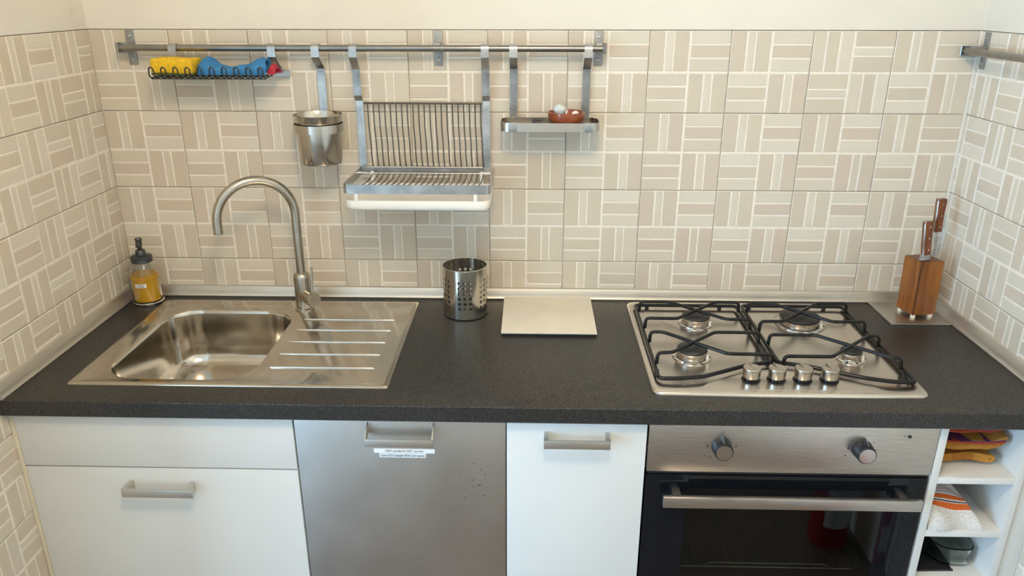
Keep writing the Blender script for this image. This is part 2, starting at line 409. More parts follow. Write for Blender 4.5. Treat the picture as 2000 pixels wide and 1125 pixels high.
def tile_mesh(rot, seed, cu0=0.0, cu1=.2, cv0=0.0, cv1=.2):
    rnd = random.Random(seed * 13 + rot)
    bm = NB(); lay = bm.faces.layers.float_color.new('tint') if False else None
    vals = []
    def quad(vv, mi, val):
        f = bm.faces.new(vv); f.material_index = mi; vals.append(val)
    U0, U1, V0, V1 = cu0 + TG, cu1 - TG, cv0 + TG, cv1 - TG
    def v(u, w_, z): return bm.verts.new((u, -w_, z))
    e = .0007
    A = [v(U0, -.006, V0), v(U1, -.006, V0), v(U1, -.006, V1), v(U0, -.006, V1)]
    Bq = [v(U0, -e, V0), v(U1, -e, V0), v(U1, -e, V1), v(U0, -e, V1)]
    C = [v(U0 + e, 0, V0 + e), v(U1 - e, 0, V0 + e), v(U1 - e, 0, V1 - e), v(U0 + e, 0, V1 - e)]
    for k in range(4):
        quad((A[k], A[(k + 1) % 4], Bq[(k + 1) % 4], Bq[k]), 0, .5); quad((Bq[k], Bq[(k + 1) % 4], C[(k + 1) % 4], C[k]), 0, .5)
    quad(C, 0, .5)
    for (a, b_, c, d, t) in tile_strips(rot, rnd):
        j = lambda: rnd.uniform(-.0004, .0004)
        a, b_, c, d = max(a + j(), U0 + .001), min(b_ + j(), U1 - .001), max(c + j(), V0 + .001), min(d + j(), V1 - .001)
        if b_ - a < .003 or d - c < .003: continue
        h = .0011 + rnd.uniform(-.0002, .0002); i = .0009
        L = [v(a, .0001, c), v(b_, .0001, c), v(b_, .0001, d), v(a, .0001, d)]
        T = [v(a + i, h, c + i), v(b_ - i, h, c + i), v(b_ - i, h, d - i), v(a + i, h, d - i)]
        for k in range(4): quad((L[k], L[(k + 1) % 4], T[(k + 1) % 4], T[k]), 1, t)
        quad(T, 1, t)
    bm.normal_update()
    me = bpy.data.meshes.new('tile'); bm.to_mesh(me); bm.free()
    me.materials.append(M['glaze']); me.materials.append(M['strip'])
    at = me.attributes.new('tint', 'FLOAT', 'FACE'); at.data.foreach_set('value', vals)
    return me
FULL = {(r, k): tile_mesh(r, k + 1) for r in (0, 1) for k in range(5)}
CUT = {}
trand = random.Random(5)
def put_tile(wall, place, rotz, r, cut=None):
    k = trand.randrange(5)
    if cut is None: me = FULL[(r, k)]
    else:
        key = (r, k % 3, tuple(round(c, 4) for c in cut))
        if key not in CUT: CUT[key] = tile_mesh(r, k % 3 + 1, *cut)
        me = CUT[key]
    o = bpy.data.objects.new('tile', me); COL.objects.link(o); o.parent = wall
    o.location = Vector(place) - BASE[wall.name]; o.rotation_euler = (0, 0, rotz)
ROWS = [TOPZ - .2 * (k + 1) for k in range(8)]
ROT90 = {(9, 0)}
for k, z in enumerate(ROWS[:4]):
    for c in range(11):
        put_tile(wall_back, (.0011 + .2 * c, 0, z), 0, 1 if (c, k) in ROT90 else 0)
obj('caulk', B(.0011 + 2.2 - .001, W - .0003, -.0022, .0022, -.08, TOPZ - .0005, bev=.0006), 'caulk', wall_back)
LROT = {(0, 0), (1, 1), (1, 2), (0, 2), (3, 2), (3, 5)}
obj('caulk', B(.0003, .0024, -.0024, .0020, -.08, TOPZ - .0005, bev=.0005), 'grout_light', wall_back)
for yy, zz in ((-.0538, .7557), (-.0474, .7486), (-.0630, .7490)): obj('screw_hole', lathe(NB(), [(.0012, 0), (.0012, .0002), (0, .0002)], (.0015, yy, zz), 8, (1, 0, 0)), 'dark', wall_left)
for k, z in enumerate(ROWS):
    zc = 0.0 if z >= FZ else FZ - z
    for c in range(6):
        y = -.164 - .2 * c                      # right-hand end of tile column is y + .2
        u1 = .164 if c == 0 else .2; y0 = y if c else -.164
        u0 = max(0.0, LEND - y0)
        if y0 + u1 < LEND + .02: continue
        if k > 4 and y0 > -.5: continue
        cut = None if (u0 == 0 and u1 == .2 and zc == 0) else (u0, u1, zc, .2)
        put_tile(wall_left, (0, y0, z), PI / 2, 1 if (c, k) in LROT else 0, cut)
RROT = set()
for k, z in enumerate(ROWS):
    zc = 0.0 if z >= FZ else FZ - z
    for c in range(6):
        ystart = .084 - .2 * c                 # tile u = 0 sits at this y, u grows towards the room
        u0 = .084 if c == 0 else 0.0
        if k > 4 and c < 3: continue
        cut = None if (u0 == 0 and zc == 0) else (u0, .2, zc, .2)
        put_tile(wall_right, (W, ystart, z), -PI / 2, 1 if (c, k) in RROT else 0, cut)

# ---- aluminium upstand between worktop and tiles
def upstand(name, prof, path, label):
    """profile (distance from wall, height) swept along a straight wall"""
    bm = NB(); rings = []
    for p, n in path: rings.append([bm.verts.new((p[0] + n[0] * a, p[1] + n[1] * a, h)) for a, h in prof])
    A, C = rings
    for k in range(len(prof)): bm.faces.new((A[k], A[(k + 1) % len(prof)], C[(k + 1) % len(prof)], C[k]))
    bm.faces.new(A); bm.faces.new(C)
    return struct(name, bm, 'alu', label, smooth=25)
PROF = [(.0012, .0003), (.0150, .0003), (.0158, .003), (.0135, .006), (.0120, .012), (.0095, .022), (.0065, .0285), (.0030, .0305), (.0012, .0305)]
upstand('trim_1', PROF, [((.0012, 0), (0, -1)), ((W - .0012, 0), (0, -1))], 'aluminium upstand strip along the back wall')
PL = [(a, h * 1.12) for a, h in PROF]
upstand('trim_2', PL, [((0, -.0165), (1, 0)), ((0, -.618), (1, 0))], 'aluminium upstand strip along the left wall')
upstand('trim_3', PL, [((W, -.0165), (-1, 0)), ((W, -.618), (-1, 0))], 'aluminium upstand strip along the right wall')

# ------------------------------------------------------------------ worktop
D2 = -.6198; TH = -.0378
bm = NB()
SX0, SX1, SY0, SY1 = .128, .79, -.53, -.068
outer = [(.0012, D2), (W - .0012, D2), (W - .0012, -.0012), (.0012, -.0012)]
e = .0022
To = ring(bm, [(.0012, D2 + e), (W - .0012, D2 + e), (W - .0012, -.0012), (.0012, -.0012)], 0)
hole = [(SX0, SY0), (SX1, SY0), (SX1, SY1), (SX0, SY1)]
Ti = ring(bm, hole, 0); fill_between(bm, To, Ti)
Bo = ring(bm, [(.0012, D2 + .003), (W - .0012, D2 + .003), (W - .0012, -.0012), (.0012, -.0012)], TH); Bi = ring(bm, hole, TH); fill_between(bm, Bo, Bi)
bridge(bm, Ti, Bi)
prev = To
for (dy, z) in ((e * .45, -e * .18), (0, -e * .9), (0, TH + .003)):
    R_ = ring(bm, [(.0012, D2 + dy), (W - .0012, D2 + dy), (W - .0012, -.0012), (.0012, -.0012)], z); bridge(bm, prev, R_); prev = R_
bridge(bm, prev, Bo)
tag(obj('worktop', bm, 'worktop', smooth=30), 'long charcoal speckled worktop running from wall to wall', 'worktop')

# ------------------------------------------------------------------ base units
FY = -.6003
def bar_handle(parent, x0, x1, z0, z1, out=.032, name='handle', m='pull', splay=.007):
    """flat bar on two posts that lean in towards the door"""
    bm = box(NB(), x0, x1, FY - out, FY - out + .005, z0, z1, bev=.0012)
    for x, s in ((x0, 1), (x1, -1)):
        a0, a1 = x, x + s * .010; zc0, zc1 = z0 + .0, z1
        A = [(a0, FY - out + .003, zc0), (a1, FY - out + .003, zc0), (a1, FY - out + .003, zc1), (a0, FY - out + .003, zc1)]
        C = [(a0 + s * splay, FY, zc0 + .004), (a1 + s * (splay - .002), FY, zc0 + .004), (a1 + s * (splay - .002), FY, zc1 + .004), (a0 + s * splay, FY, zc1 + .004)]
        va = [bm.verts.new(p) for p in A]; vc = [bm.verts.new(p) for p in C]
        bridge(bm, va, vc); bm.faces.new(va); bm.faces.new(vc)
    return obj(name, bm, m, parent, 25)
BOT = -.80
cab = thing('sink_cabinet', 'white sink base cabinet with false drawer front above a handled door', 'cabinet', (.306, -.3, FZ))
bm = B(.0015, .0115, FY, -.03, BOT, TH - .0006, bev=.0008); obj('side_panel', bm, 'cream', cab)['label'] = 'cream edge strip against the tiled wall'
bm = B(.0125, .0285, FY + .02, -.03, BOT, TH - .0006); box(bm, .5975, .6135, FY + .02, -.03, BOT, TH - .0006); box(bm, .0285, .5975, FY + .02, -.03, BOT, BOT + .016); box(bm, .0285, .5975, -.034, -.03, BOT + .016, TH - .06)
obj('body', bm, 'whitein', cab)
obj('drawer_front', B(.0125, .6115, FY, FY + .018, -.1700, TH - .002, bev=.0012), 'white', cab)
d = obj('door', B(.0125, .6115, FY, FY + .018, BOT, -.1732, bev=.0012), 'white', cab)
bar_handle(d, .2315, .3875, -.2275, -.2075)
obj('plinth', B(.0015, .6135, FY + .05, FY + .066, FZ + .001, BOT), 'white', cab)

dw = thing('dishwasher', 'built-in dishwasher with worn stainless steel door and square handle', 'dishwasher', (.84, -.3, FZ))
obj('body', B(.620, 1.059, FY + .021, -.03, FZ + .02, TH - .0006), 'bracket', dw)
dd = obj('door', B(.6155, 1.0635, FY, FY + .019, BOT, TH - .002, bev=.0008), 'steel_panel', dw)
obj('plinth', B(.6155, 1.0635, FY + .05, FY + .066, FZ + .001, BOT), 'white', dw)
bm = B(.7705, .9130, FY - .036, FY - .0335, -.0885, -.0700, bev=.0006)
for x in (.7705, .9105):
    va = [bm.verts.new(p) for p in ((x, FY - .035, -.0885), (x, FY, -.074), (x, FY, -.0500), (x, FY - .035, -.0700))]
    vc = [bm.verts.new((v.co.x + .0025, v.co.y, v.co.z)) for v in va]
    bridge(bm, va, vc); bm.faces.new(va); bm.faces.new(vc)
obj('handle', bm, 'pull', dd, 20)
def sticker(parent, x0, x1, z0, z1, s, size, sx=1):
    st = obj('label', B(x0, x1, FY - .0006, FY, z0, z1), 'paper', parent)
    t = text_mesh(s, size, 'ink', 'lettering', parent, ((x0 + x1) / 2, FY - .0008, (z0 + z1) / 2), (PI / 2, 0, 0), sx)
    return st
sticker(dd, .7812, .9118, -.1250, -.1145, 'ONLY use tabs DO NOT  use rinse', .0076, .081)['label'] = 'white printed strip on the dishwasher door'
sticker(dd, .7926, .8927, -.1362, -.1258, 'Usare SOLO pastiglie NON usare sapone', .0076, .094)['label'] = 'white printed strip on the dishwasher door'

nc = thing('narrow_cabinet', 'narrow white base cabinet between steel dishwasher and oven', 'cabinet', (1.214, -.3, FZ))
bm = B(1.067, 1.083, FY + .02, -.03, BOT, TH - .0006); box(bm, 1.3450, 1.3610, FY + .02, -.03, BOT, TH - .0006); box(bm, 1.083, 1.3450, FY + .02, -.03, BOT, BOT + .016); box(bm, 1.083, 1.3450, -.034, -.03, BOT + .016, TH - .0006)
obj('body', bm, 'whitein', nc)
nd_ = obj('door', B(1.0657, 1.3605, FY, FY + .018, BOT, TH - .002, bev=.0012), 'white', nc)
bar_handle(nd_, 1.1435, 1.2820, -.0902, -.0702, splay=.0012)
obj('plinth', B(1.0655, 1.3625, FY + .05, FY + .066, FZ + .001, BOT), 'white', nc)

# ------------------------------------------------------------------ oven
ov = thing('oven', 'built-in oven with steel control panel and black glass door', 'oven', (1.664, -.3, FZ))
OX0, OX1 = 1.3650, 1.9650
cx0, cx1, cz0, cz1 = 1.43, 1.905, -.60, -.205
bm = B(OX0 + .01, OX1 - .01, FY + .022, -.03, -.66, TH - .012)
bm.free(); bm = NB()
box(bm, OX0 + .01, cx0, FY + .024, -.03, -.66, TH - .002); box(bm, cx1, OX1 - .01, FY + .024, -.03, -.66, TH - .002)
box(bm, cx0, cx1, FY + .024, -.03, cz1, TH - .002); box(bm, cx0, cx1, FY + .024, -.03, -.66, cz0); box(bm, cx0, cx1, -.10, -.03, cz0, cz1)
obj('cavity', bm, 'cavity', ov)
obj('control_panel', B(OX0, OX1, FY, FY + .02, -.1608, TH - .002, bev=.001), 'oven_steel', ov)
obj('seal', B(OX0 + .002, OX1 - .002, FY + .006, FY + .02, -.169, -.1612), 'dark', ov)
dr = obj('door_frame', (lambda bm: (box(bm, OX0, 1.4570, FY, FY + .02, -.645, -.1692, bev=.0006), box(bm, 1.8810, OX1 - .003, FY, FY + .02, -.645, -.1692, bev=.0006),
      box(bm, 1.4570, 1.8810, FY, FY + .02, -.235, -.1692), box(bm, 1.4570, 1.8810, FY, FY + .02, -.645, -.575), bm)[-1])(NB()), 'blackglass', ov)
obj('glass_pane', B(1.4572, 1.8808, FY + .0004, FY + .005, -.5748, -.2352), 'pane', dr)
bm = box(NB(), 1.3980, 1.9390, FY - .042, FY - .030, -.2245, -.1985, bev=.0016)
for x in (1.43, 1.907): box(bm, x - .008, x + .008, FY - .032, FY, -.222, -.202, bev=.001)
obj('handle', bm, 'oven_steel', dr, 25)
obj('plinth', B(OX0, OX1, FY + .05, FY + .066, FZ + .001, -.66), 'white', ov)
def oven_knob(x, z, tilt):
    ax = Vector((0, -1, 0)); c = (x, FY - .0004, z)
    k = obj('knob', lathe(NB(), [(.0205, 0), (.0215, .002), (.0205, .008), (.0195, .026), (.0185, .0275), (0, .0275)], c, 32, ax), 'blackmat', ov)
    obj('knob_cap', lathe(NB(), [(.0170, .0276), (.0168, .0284), (0, .0284)], c, 32, ax), 'chrome', k, 30)
    bm = NB()
    t = Vector((math.sin(tilt), 0, math.cos(tilt))); s = Vector((t.z, 0, -t.x)); p = Vector(c)
    va = [bm.verts.new(p + ax * a + t * r + s * w) for a, r, w in ((0, .0185, -.006), (0, .0185, .006), (0, .0275, 0))]
    vc = [bm.verts.new(p + ax * a + t * r + s * w) for a, r, w in ((.024, .0185, -.0035), (.024, .0185, .0035), (.024, .0205, 0))]
    for i in range(3): bm.faces.new((va[i], va[(i + 1) % 3], vc[(i + 1) % 3], vc[i]))
    bm.faces.new(va); bm.faces.new(vc); obj('pointer', bm, 'blackmat', k, 20)
    bm = NB()
    tube(bm, [p + t * .0268 + ax * .004, p + t * .0208 + ax * .0242], .0007, 6); obj('pointer_line', bm, 'bracket', k)
oven_knob(1.5180, -.0960, math.radians(-2)); oven_knob(1.8118, -.0985, math.radians(4))
obj('indicator_lamp', lathe(NB(), [(.0038, 0), (.0038, .0012), (.003, .002), (0, .002)], (1.9051, FY, -.0672), 20, (0, -1, 0)), 'blackmat', ov)
def mark(x, z, w, h, hollow=False):
    bm = NB()
    if not hollow: box(bm, x - w / 2, x + w / 2, FY - .0003, FY, z - h / 2, z + h / 2)
    else:
        q = .0006; o_ = ring(bm, [(0, 0)] * 0, 0)
        A = [bm.verts.new((x + a * w / 2, FY - .0003, z + b_ * h / 2)) for a, b_ in ((-1, -1), (1, -1), (1, 1), (-1, 1))]
        C = [bm.verts.new((x + a * (w / 2 - q), FY - .0003, z + b_ * (h / 2 - q))) for a, b_ in ((-1, -1), (1, -1), (1, 1), (-1, 1))]
        bridge(bm, A, C)
    obj('printed_symbol', bm, 'ink', ov, 0)
mark(1.4875, -.0960, .006, .006, True); mark(1.489, -.0965, .002, .003); mark(1.5480, -.0935, .006, .0008); mark(1.5480, -.0985, .006, .0008); mark(1.5510, -.0960, .0008, .005)
mark(1.5185, -.0630, .005, .005, True); mark(1.497, -.124, .006, .005, True); mark(1.486, -.120, .002, .002)
mark(1.8340, -.0820, .0030, .0016); mark(1.8400, -.1010, .0042, .0014); mark(1.779, -.115, .003, .003); mark(1.7830, -.0975, .004, .004); mark(1.8945, -.0662, .006, .0012)
# oven shelf inside
rk = thing('oven_rack', 'chromed wire rack inside the oven behind the glass', 'rack', (1.667, -.33, -.46))
bm = NB(); tube(bm, fillet([(1.434, -.55, -.4500), (1.900, -.55, -.4500), (1.900, -.13, -.4500), (1.434, -.13, -.4500)], .01, closed=True), .0024, 8, closed=True); obj('frame', bm, 'chrome', rk)
bm = NB(); tube(bm, fillet([(1.525, -.552, -.4520), (1.527, -.552, -.4400), (1.538, -.552, -.4375), (1.794, -.552, -.4375), (1.806, -.552, -.4400), (1.808, -.552, -.4520)], .008), .0022, 8); obj('stop_bar', bm, 'chrome', rk)
for i in range(12):
    x = 1.468 + i * .0365; obj('wire', tube(NB(), [(x, -.55, -.4482), (x, -.13, -.4482)], .0013, 6), 'chrome', rk)

# ------------------------------------------------------------------ open shelf unit
sh = thing('open_shelf_unit', 'narrow open white shelf unit beside the oven holding towels', 'shelf unit', (2.07, -.3, FZ))
obj('side_panel', B(1.9675, 1.9832, FY, -.03, BOT, TH - .001, bev=.0008), 'white', sh)
obj('side_panel', B(2.1465, 2.1622, FY, -.03, BOT, TH - .001, bev=.0008), 'white', sh)
for z in (-.1822, -.3195, -.4560, -.63, BOT): obj('shelf', B(1.9834, 2.1463, FY + .001, -.044, z, z + .0155, bev=.0006), 'whitein', sh)
obj('back_panel', B(1.9834, 2.1463, -.043, -.034, BOT, TH - .001), 'whitein', sh)
obj('filler_panel', B(2.1632, W - .0015, FY + .006, FY + .022, BOT, TH - .001, bev=.0006), 'white', sh)
obj('plinth', B(1.9675, W - .0015, FY + .05, FY + .066, FZ + .001, BOT), 'white', sh)

# ------------------------------------------------------------------ sink
sk = thing('kitchen_sink', 'stainless steel inset sink with one bowl and ribbed drainer', 'sink', (.458, -.296, .0002))
bm = NB()
X0, X1, Y0, Y1 = .1075, .8085, -.5455, -.0465
SEG = 4
R0 = ring(bm, rrect(X0, X1, Y0, Y1, .006, SEG), .0003); R1 = ring(bm, rrect(X0 + .0006, X1 - .0006, Y0 + .0006, Y1 - .0006, .006, SEG), .0022)
R2 = ring(bm, rrect(X0 + .003, X1 - .003, Y0 + .003, Y1 - .003, .006, SEG), .0038); R3 = ring(bm, rrect(X0 + .011, X1 - .011, Y0 + .008, Y1 - .011, .006, SEG), .0044)
R4 = ring(bm, rrect(X0 + .015, X1 - .015, Y0 + .011, Y1 - .015, .006, SEG), .0036); R5 = ring(bm, rrect(X0 + .020, X1 - .020, Y0 + .015, Y1 - .022, .006, SEG), .0018)
for A, C in ((R0, R1), (R1, R2), (R2, R3), (R3, R4), (R4, R5)): bridge(bm, A, C)
bx = lambda i, r, z: ring(bm, rrect(.158 + i, .4985 - i, -.5175 + i, -.1175 - i, r, 10), z)
K0 = bx(0, .085, .0018); fill_between(bm, R5, K0)
K = K0
for i, r, z in ((.0015, .084, .0010), (.003, .083, -.002), (.0045, .082, -.008), (.010, .078, -.09), (.014, .075, -.118), (.022, .068, -.136), (.034, .058, -.1455), (.050, .045, -.149), (.10, .03, -.1505)):
    Kn = bx(i, r, z); bridge(bm, K, Kn); K = Kn
bm.faces.new(K)
basin = obj('basin', bm, 'sink_steel', sk, 35)
obj('drain', lathe(NB(), [(.040, 0), (.040, .0012), (.034, .002), (.030, .0008), (0, .0008)], (.330, -.40, -.1503), 32), 'chrome', sk)
for (a, b_) in (((.5311, -.1786), (.7581, -.1730)), ((.5296, -.2446), (.7593, -.2412)), ((.5284, -.3158), (.7578, -.3123)), ((.528, -.385), (.758, -.3815)), ((.527, -.4549), (.7569, -.4513))):
    bm = NB(); y = (a[1] + b_[1]) / 2
    tube(bm, [(a[0] - .006, y, .0012), (a[0], y, .0020), (b_[0], y, .0020), (b_[0] + .006, y, .0012)], [.001, .0026, .0026, .001], 10)
    obj('drainer_rib', bm, 'chrome', sk, 60)

# ------------------------------------------------------------------ tap
FX, FYY = .5085, -.103
fz = .0020
tp = thing('kitchen_tap', 'brushed nickel swan-neck tap standing behind the sink bowl', 'tap', (FX, FYY, fz))
obj('base_flange', lathe(NB(), [(.0250, fz), (.0250, fz + .004), (.0232, fz + .006), (.0215, fz + .0065), (.0215, fz + .008)], (FX, FYY, 0), 36), 'nickel', tp)
obj('body', lathe(NB(), [(.0215, fz + .008), (.0218, .094), (.0205, .101), (.0140, .1065), (.0120, .1075)], (FX, FYY, 0), 36), 'nickel', tp, 45)
dx, dy = -.165, -.097; L = math.hypot(dx, dy); ux, uy = dx / L, dy / L; R = L / 2; zc = .266
pts = [(FX, FYY, z) for z in (.106, .15, .20, .24)]
for k in range(25):
    a = PI - PI * k / 24; r_ = R + R * math.cos(a)
    pts.append((FX + ux * r_, FYY + uy * r_, zc + R * math.sin(a)))
pts.append((FX + dx, FYY + dy, .238))
obj('spout', tube(NB(), pts, .0117, 18), 'nickel', tp, 60)
kd = Vector((.72, -.69, -.05)).normalized(); kc = Vector((FX, FYY, .044))
vl = obj('valve', lathe(NB(), [(.0185, .010), (.0190, .034), (.0190, .036)], kc, 32, kd), 'nickel', tp)
kn = obj('knob', lathe(NB(), [(.0195, .0365), (.0200, .039), (.0200, .052), (.0190, .0545), (0, .055)], kc, 32, kd), 'nickel', tp)
lp = kc + kd * .046
obj('lever', tube(NB(), [lp + Vector((0, 0, .017)), lp + Vector((.001, .006, .050)), lp + Vector((.001, .010, .086))], .0031, 10), 'nickel', kn)

# ------------------------------------------------------------------ soap dispenser
SXc, SYc = .0655, -.0605
sd = thing('soap_dispenser', 'glass pump dispenser of yellow dish soap in the worktop corner', 'soap dispenser', (SXc, SYc, .0002))
obj('base_ring', lathe(NB(), [(.039, .0004), (.0405, .003), (.0405, .007), (.0385, .009), (0, .009)], (SXc, SYc, 0), 40), 'chrome', sd)
gp = [(.0365, .0092), (.0372, .02), (.0368, .06), (.0360, .088), (.0345, .098), (.031, .107), (.0245, .115), (.0235, .1175)]
bm = lathe(NB(), gp + [(r - .002, z) for r, z in reversed(gp)][:-1] + [(.0345, .0112), (0, .0112)], (SXc, SYc, 0), 40, close=False)
bm2 = NB(); gi = [(0, .0092)] + gp
lathe(bm2, gi + [(r - .0022, max(z, .0112)) for r, z in reversed(gp)] + [(0, .0112)], (SXc, SYc, 0), 40, close=False); bm.free()
gb = obj('bottle', bm2, 'glass', sd)
obj('liquid', lathe(NB(), [(0, .0114), (.0341, .0114), (.0348, .02), (.0345, .06), (.0340, .083), (0, .083)], (SXc, SYc, 0), 40), 'soap', sd)
cp = obj('pump_cap', lathe(NB(), [(.0262, .1178), (.0275, .1190), (.0268, .1265), (.0280, .1275), (.0280, .1325), (.0240, .1355), (.0130, .1375), (.0122, .1490), (.0110, .1505), (.0055, .151), (0, .151)], (SXc, SYc, 0), 36), 'gun', sd)
obj('pump_head', lathe(NB(), [(.0052, .1512), (.0058, .157), (.0078, .163), (.0080, .176), (.0090, .1775), (.0090, .1815), (.0078, .1830), (0, .1835)], (SXc, SYc, 0), 24), 'gun', cp)
obj('nozzle', tube(NB(), [(SXc, SYc - .006, .174), (SXc + .006, SYc - .020, .1735), (SXc + .010, SYc - .030, .1715), (SXc + .011, SYc - .033, .1685)], [.0045, .0042, .0038, .0034], 12), 'gun', cp)
bm = NB()
lbl_a0, lbl_a1, rr = math.radians(-106), math.radians(-62), .0378
A = []; 
for k in range(9):
    a = lbl_a0 + (lbl_a1 - lbl_a0) * k / 8; A.append([bm.verts.new((SXc + q * math.cos(a), SYc + q * math.sin(a), z)) for q, z in ((rr, .0545), (rr, .0650), (rr + .0004, .0650), (rr + .0004, .0545))])
for p, q in zip(A, A[1:]):
    for k in range(4): bm.faces.new((p[k], p[(k + 1) % 4], q[(k + 1) % 4], q[k]))
bm.faces.new(A[0]); bm.faces.new(A[-1])
lb = obj('label', bm, 'paper', sd); lb['label'] = 'small white printed label on the bottle'
for s, z in (('Washing dish', .0617), ('soap  dishes', .0578)):
    am = math.radians(-84)
    t = text_mesh(s, .0042, 'ink', 'lettering', lb, (SXc + (rr + .0008) * math.cos(am), SYc + (rr + .0008) * math.sin(am), z), (PI / 2, 0, am + PI / 2), .0205)

# ------------------------------------------------------------------ perforated utensil holder
UX, UY, UR, UH = .942, -.1145, .0575, .1345
uh = thing('utensil_holder', 'round perforated stainless steel utensil holder standing on the worktop', 'utensil holder', (UX, UY, .0002))
bm = NB()
cols = []                                    # (angle0, angle1, has holes)
for g in range(6):
    c0 = math.radians(-90 + 3.5 + 60 * g)
    w = math.radians(14.5)
    for j in (-1, 0, 1): cols.append((c0 + w * (j - .5), c0 + w * (j + .5), True))
    cols.append((c0 + 1.5 * w, c0 + math.radians(60) - 1.5 * w, False))
zr = [.0035] + [.0250 + .0142 * k for k in range(7)] + [UH - .0005]
vc = {}
def vert(a, z, r=UR):
    key = (round(math.cos(a), 5), round(math.sin(a), 5), round(z, 5))
    if key not in vc: vc[key] = bm.verts.new((UX + r * math.cos(a), UY + r * math.sin(a), z))
    return vc[key]
hr = .0042
for (a0, a1, hol) in cols:
    for i in range(len(zr) - 1):
        z0, z1 = zr[i], zr[i + 1]; am = (a0 + a1) / 2; zm = (z0 + z1) / 2
        if not (hol and 1 <= i <= 6):
            mids = [a0, am, a1] if hol else [a0 + (a1 - a0) * q / 2 for q in range(3)]
            if hol or True:
                zz = [z0, zm, z1] if (not hol and 1 <= i <= 6) else [z0, z1]
                for za, zb in zip(zz, zz[1:]):
                    top = [vert(a, zb) for a in mids]; bot = [vert(a, za) for a in mids]
                    for q in range(2): bm.faces.new((bot[q], bot[q + 1], top[q + 1], top[q]))
            continue
        o8 = [(a1, zm), (a1, z1), (am, z1), (a0, z1), (a0, zm), (a0, z0), (am, z0), (a1, z0)]
        ov8 = [vert(*p) for p in o8]
        in8 = [vert(am + hr / UR * math.cos(PI / 4 * k), zm + hr * math.sin(PI / 4 * k)) for k in range(8)]
        for k in range(8): bm.faces.new((ov8[k], ov8[(k + 1) % 8], in8[(k + 1) % 8], in8[k]))
# cells without holes beside cells with holes share a mid-height vertex: split those edges
bmesh.ops.remove_doubles(bm, verts=bm.verts[:], dist=2e-5)
geo = bmesh.ops.recalc_face_normals(bm, faces=bm.faces[:])
bmesh.ops.solidify(bm, geom=bm.faces[:], thickness=.0010)
obj('wall', bm, 'cup', uh, 50)
obj('rim', tube(NB(), [(UX + (UR - .0004) * math.cos(2 * PI * k / 64), UY + (UR - .0004) * math.sin(2 * PI * k / 64), UH) for k in range(64)], .0013, 8, closed=True), 'chrome', uh, 60)
obj('base', lathe(NB(), [(.0560, .0004), (.0572, .0012), (.0572, .0034), (.0540, .0040), (0, .0040)], (UX, UY, 0), 48), 'blackmat', uh)

# ------------------------------------------------------------------ square board on the worktop
bd = thing('square_board', 'flat square cream board on a dark base lying on the worktop', 'board', (1.160, -.141, .0002))
obj('top', B(1.0415, 1.2790, -.2625, -.0205, .0062, .0100, bev=.0010), 'board', bd)
obj('base', B(1.0425, 1.2780, -.2610, -.0220, .0004, .0062), 'blackmat', bd)

# ------------------------------------------------------------------ gas hob
hb = thing('gas_hob', 'four-burner stainless steel gas hob set in the charcoal worktop', 'hob', (1.664, -.302, .0002))
HX0, HX1, HY0, HY1 = 1.3735, 1.9550, -.5620, -.0425
def hob_outline(i):
    pts = []
    r = .022
    # front edge bows gently towards the room
    base = rrect(HX0 + i, HX1 - i, HY0 + i, HY1 - i, r, 6)
    out = []
    for k, p in enumerate(base):
        out.append(p)
    # insert bow points on the front side (between the third and fourth corner)
    a = base[20]; b_ = base[21]
    ins = [(a[0] + (b_[0] - a[0]) * q / 8, a[1] - .004 * math.sin(PI * q / 8)) for q in range(1, 8)]
    return out[:21] + ins + out[21:]
bm = NB()
Q = [ring(bm, hob_outline(i), z) for i, z in ((0, .0003), (0, .0035), (.0015, .0065), (.004, .0085), (.008, .0092))]
for A, C in zip(Q, Q[1:]): bridge(bm, A, C)
def pan(i):
    # recessed pan whose front curves back around the control area
    L_ = [(1.3875, -.085), (1.3875, -.505), (1.400, -.526), (1.440, -.529), (1.490, -.520), (1.540, -.492), (1.590, -.462), (1.630, -.445), (1.664, -.440),
          (1.700, -.446), (1.745, -.464), (1.800, -.494), (1.850, -.520), (1.895, -.529), (1.928, -.526), (1.9415, -.505), (1.9415, -.085), (1.930, -.074), (1.400, -.074)]
    cx, cy = 1.664, -.28; out = []
    n = len(L_)
    for k, p in enumerate(L_):
        a = Vector(L_[k - 1]); c = Vector(L_[(k + 1) % n]); t = (c - a).normalized(); nn = Vector((-t.y, t.x))
        out.append((p[0] + nn.x * i, p[1] + nn.y * i))
    return out
Pn0 = ring(bm, pan(0), .0092); fill_between(bm, Q[-1], Pn0)
Pn1 = ring(bm, pan(.004), .0072); bridge(bm, Pn0, Pn1); Pn2 = ring(bm, pan(.010), .0060); bridge(bm, Pn1, Pn2)
es = [bm.edges.get((Pn2[k], Pn2[(k + 1) % len(Pn2)])) for k in range(len(Pn2))]
bmesh.ops.triangle_fill(bm, use_beauty=True, edges=es)
obj('plate', bm, 'hob_steel', hb, 30)
def lens_patch():
    bm = NB(); n = 14; lo = []; hi = []
    for k in range(n + 1):
        t = k / n; x = 1.470 + (1.868 - 1.470) * t
        yb = -.546; yf = -.546 + .095 * math.sin(PI * t) ** .85 + .0005
        lo.append((x, yb)); hi.append((x, yf))
    xy = lo + hi[::-1][1:-1]
    return prism(bm, xy, .0088, .0098)
obj('control_area', lens_patch(), 'hob_steel', hb)
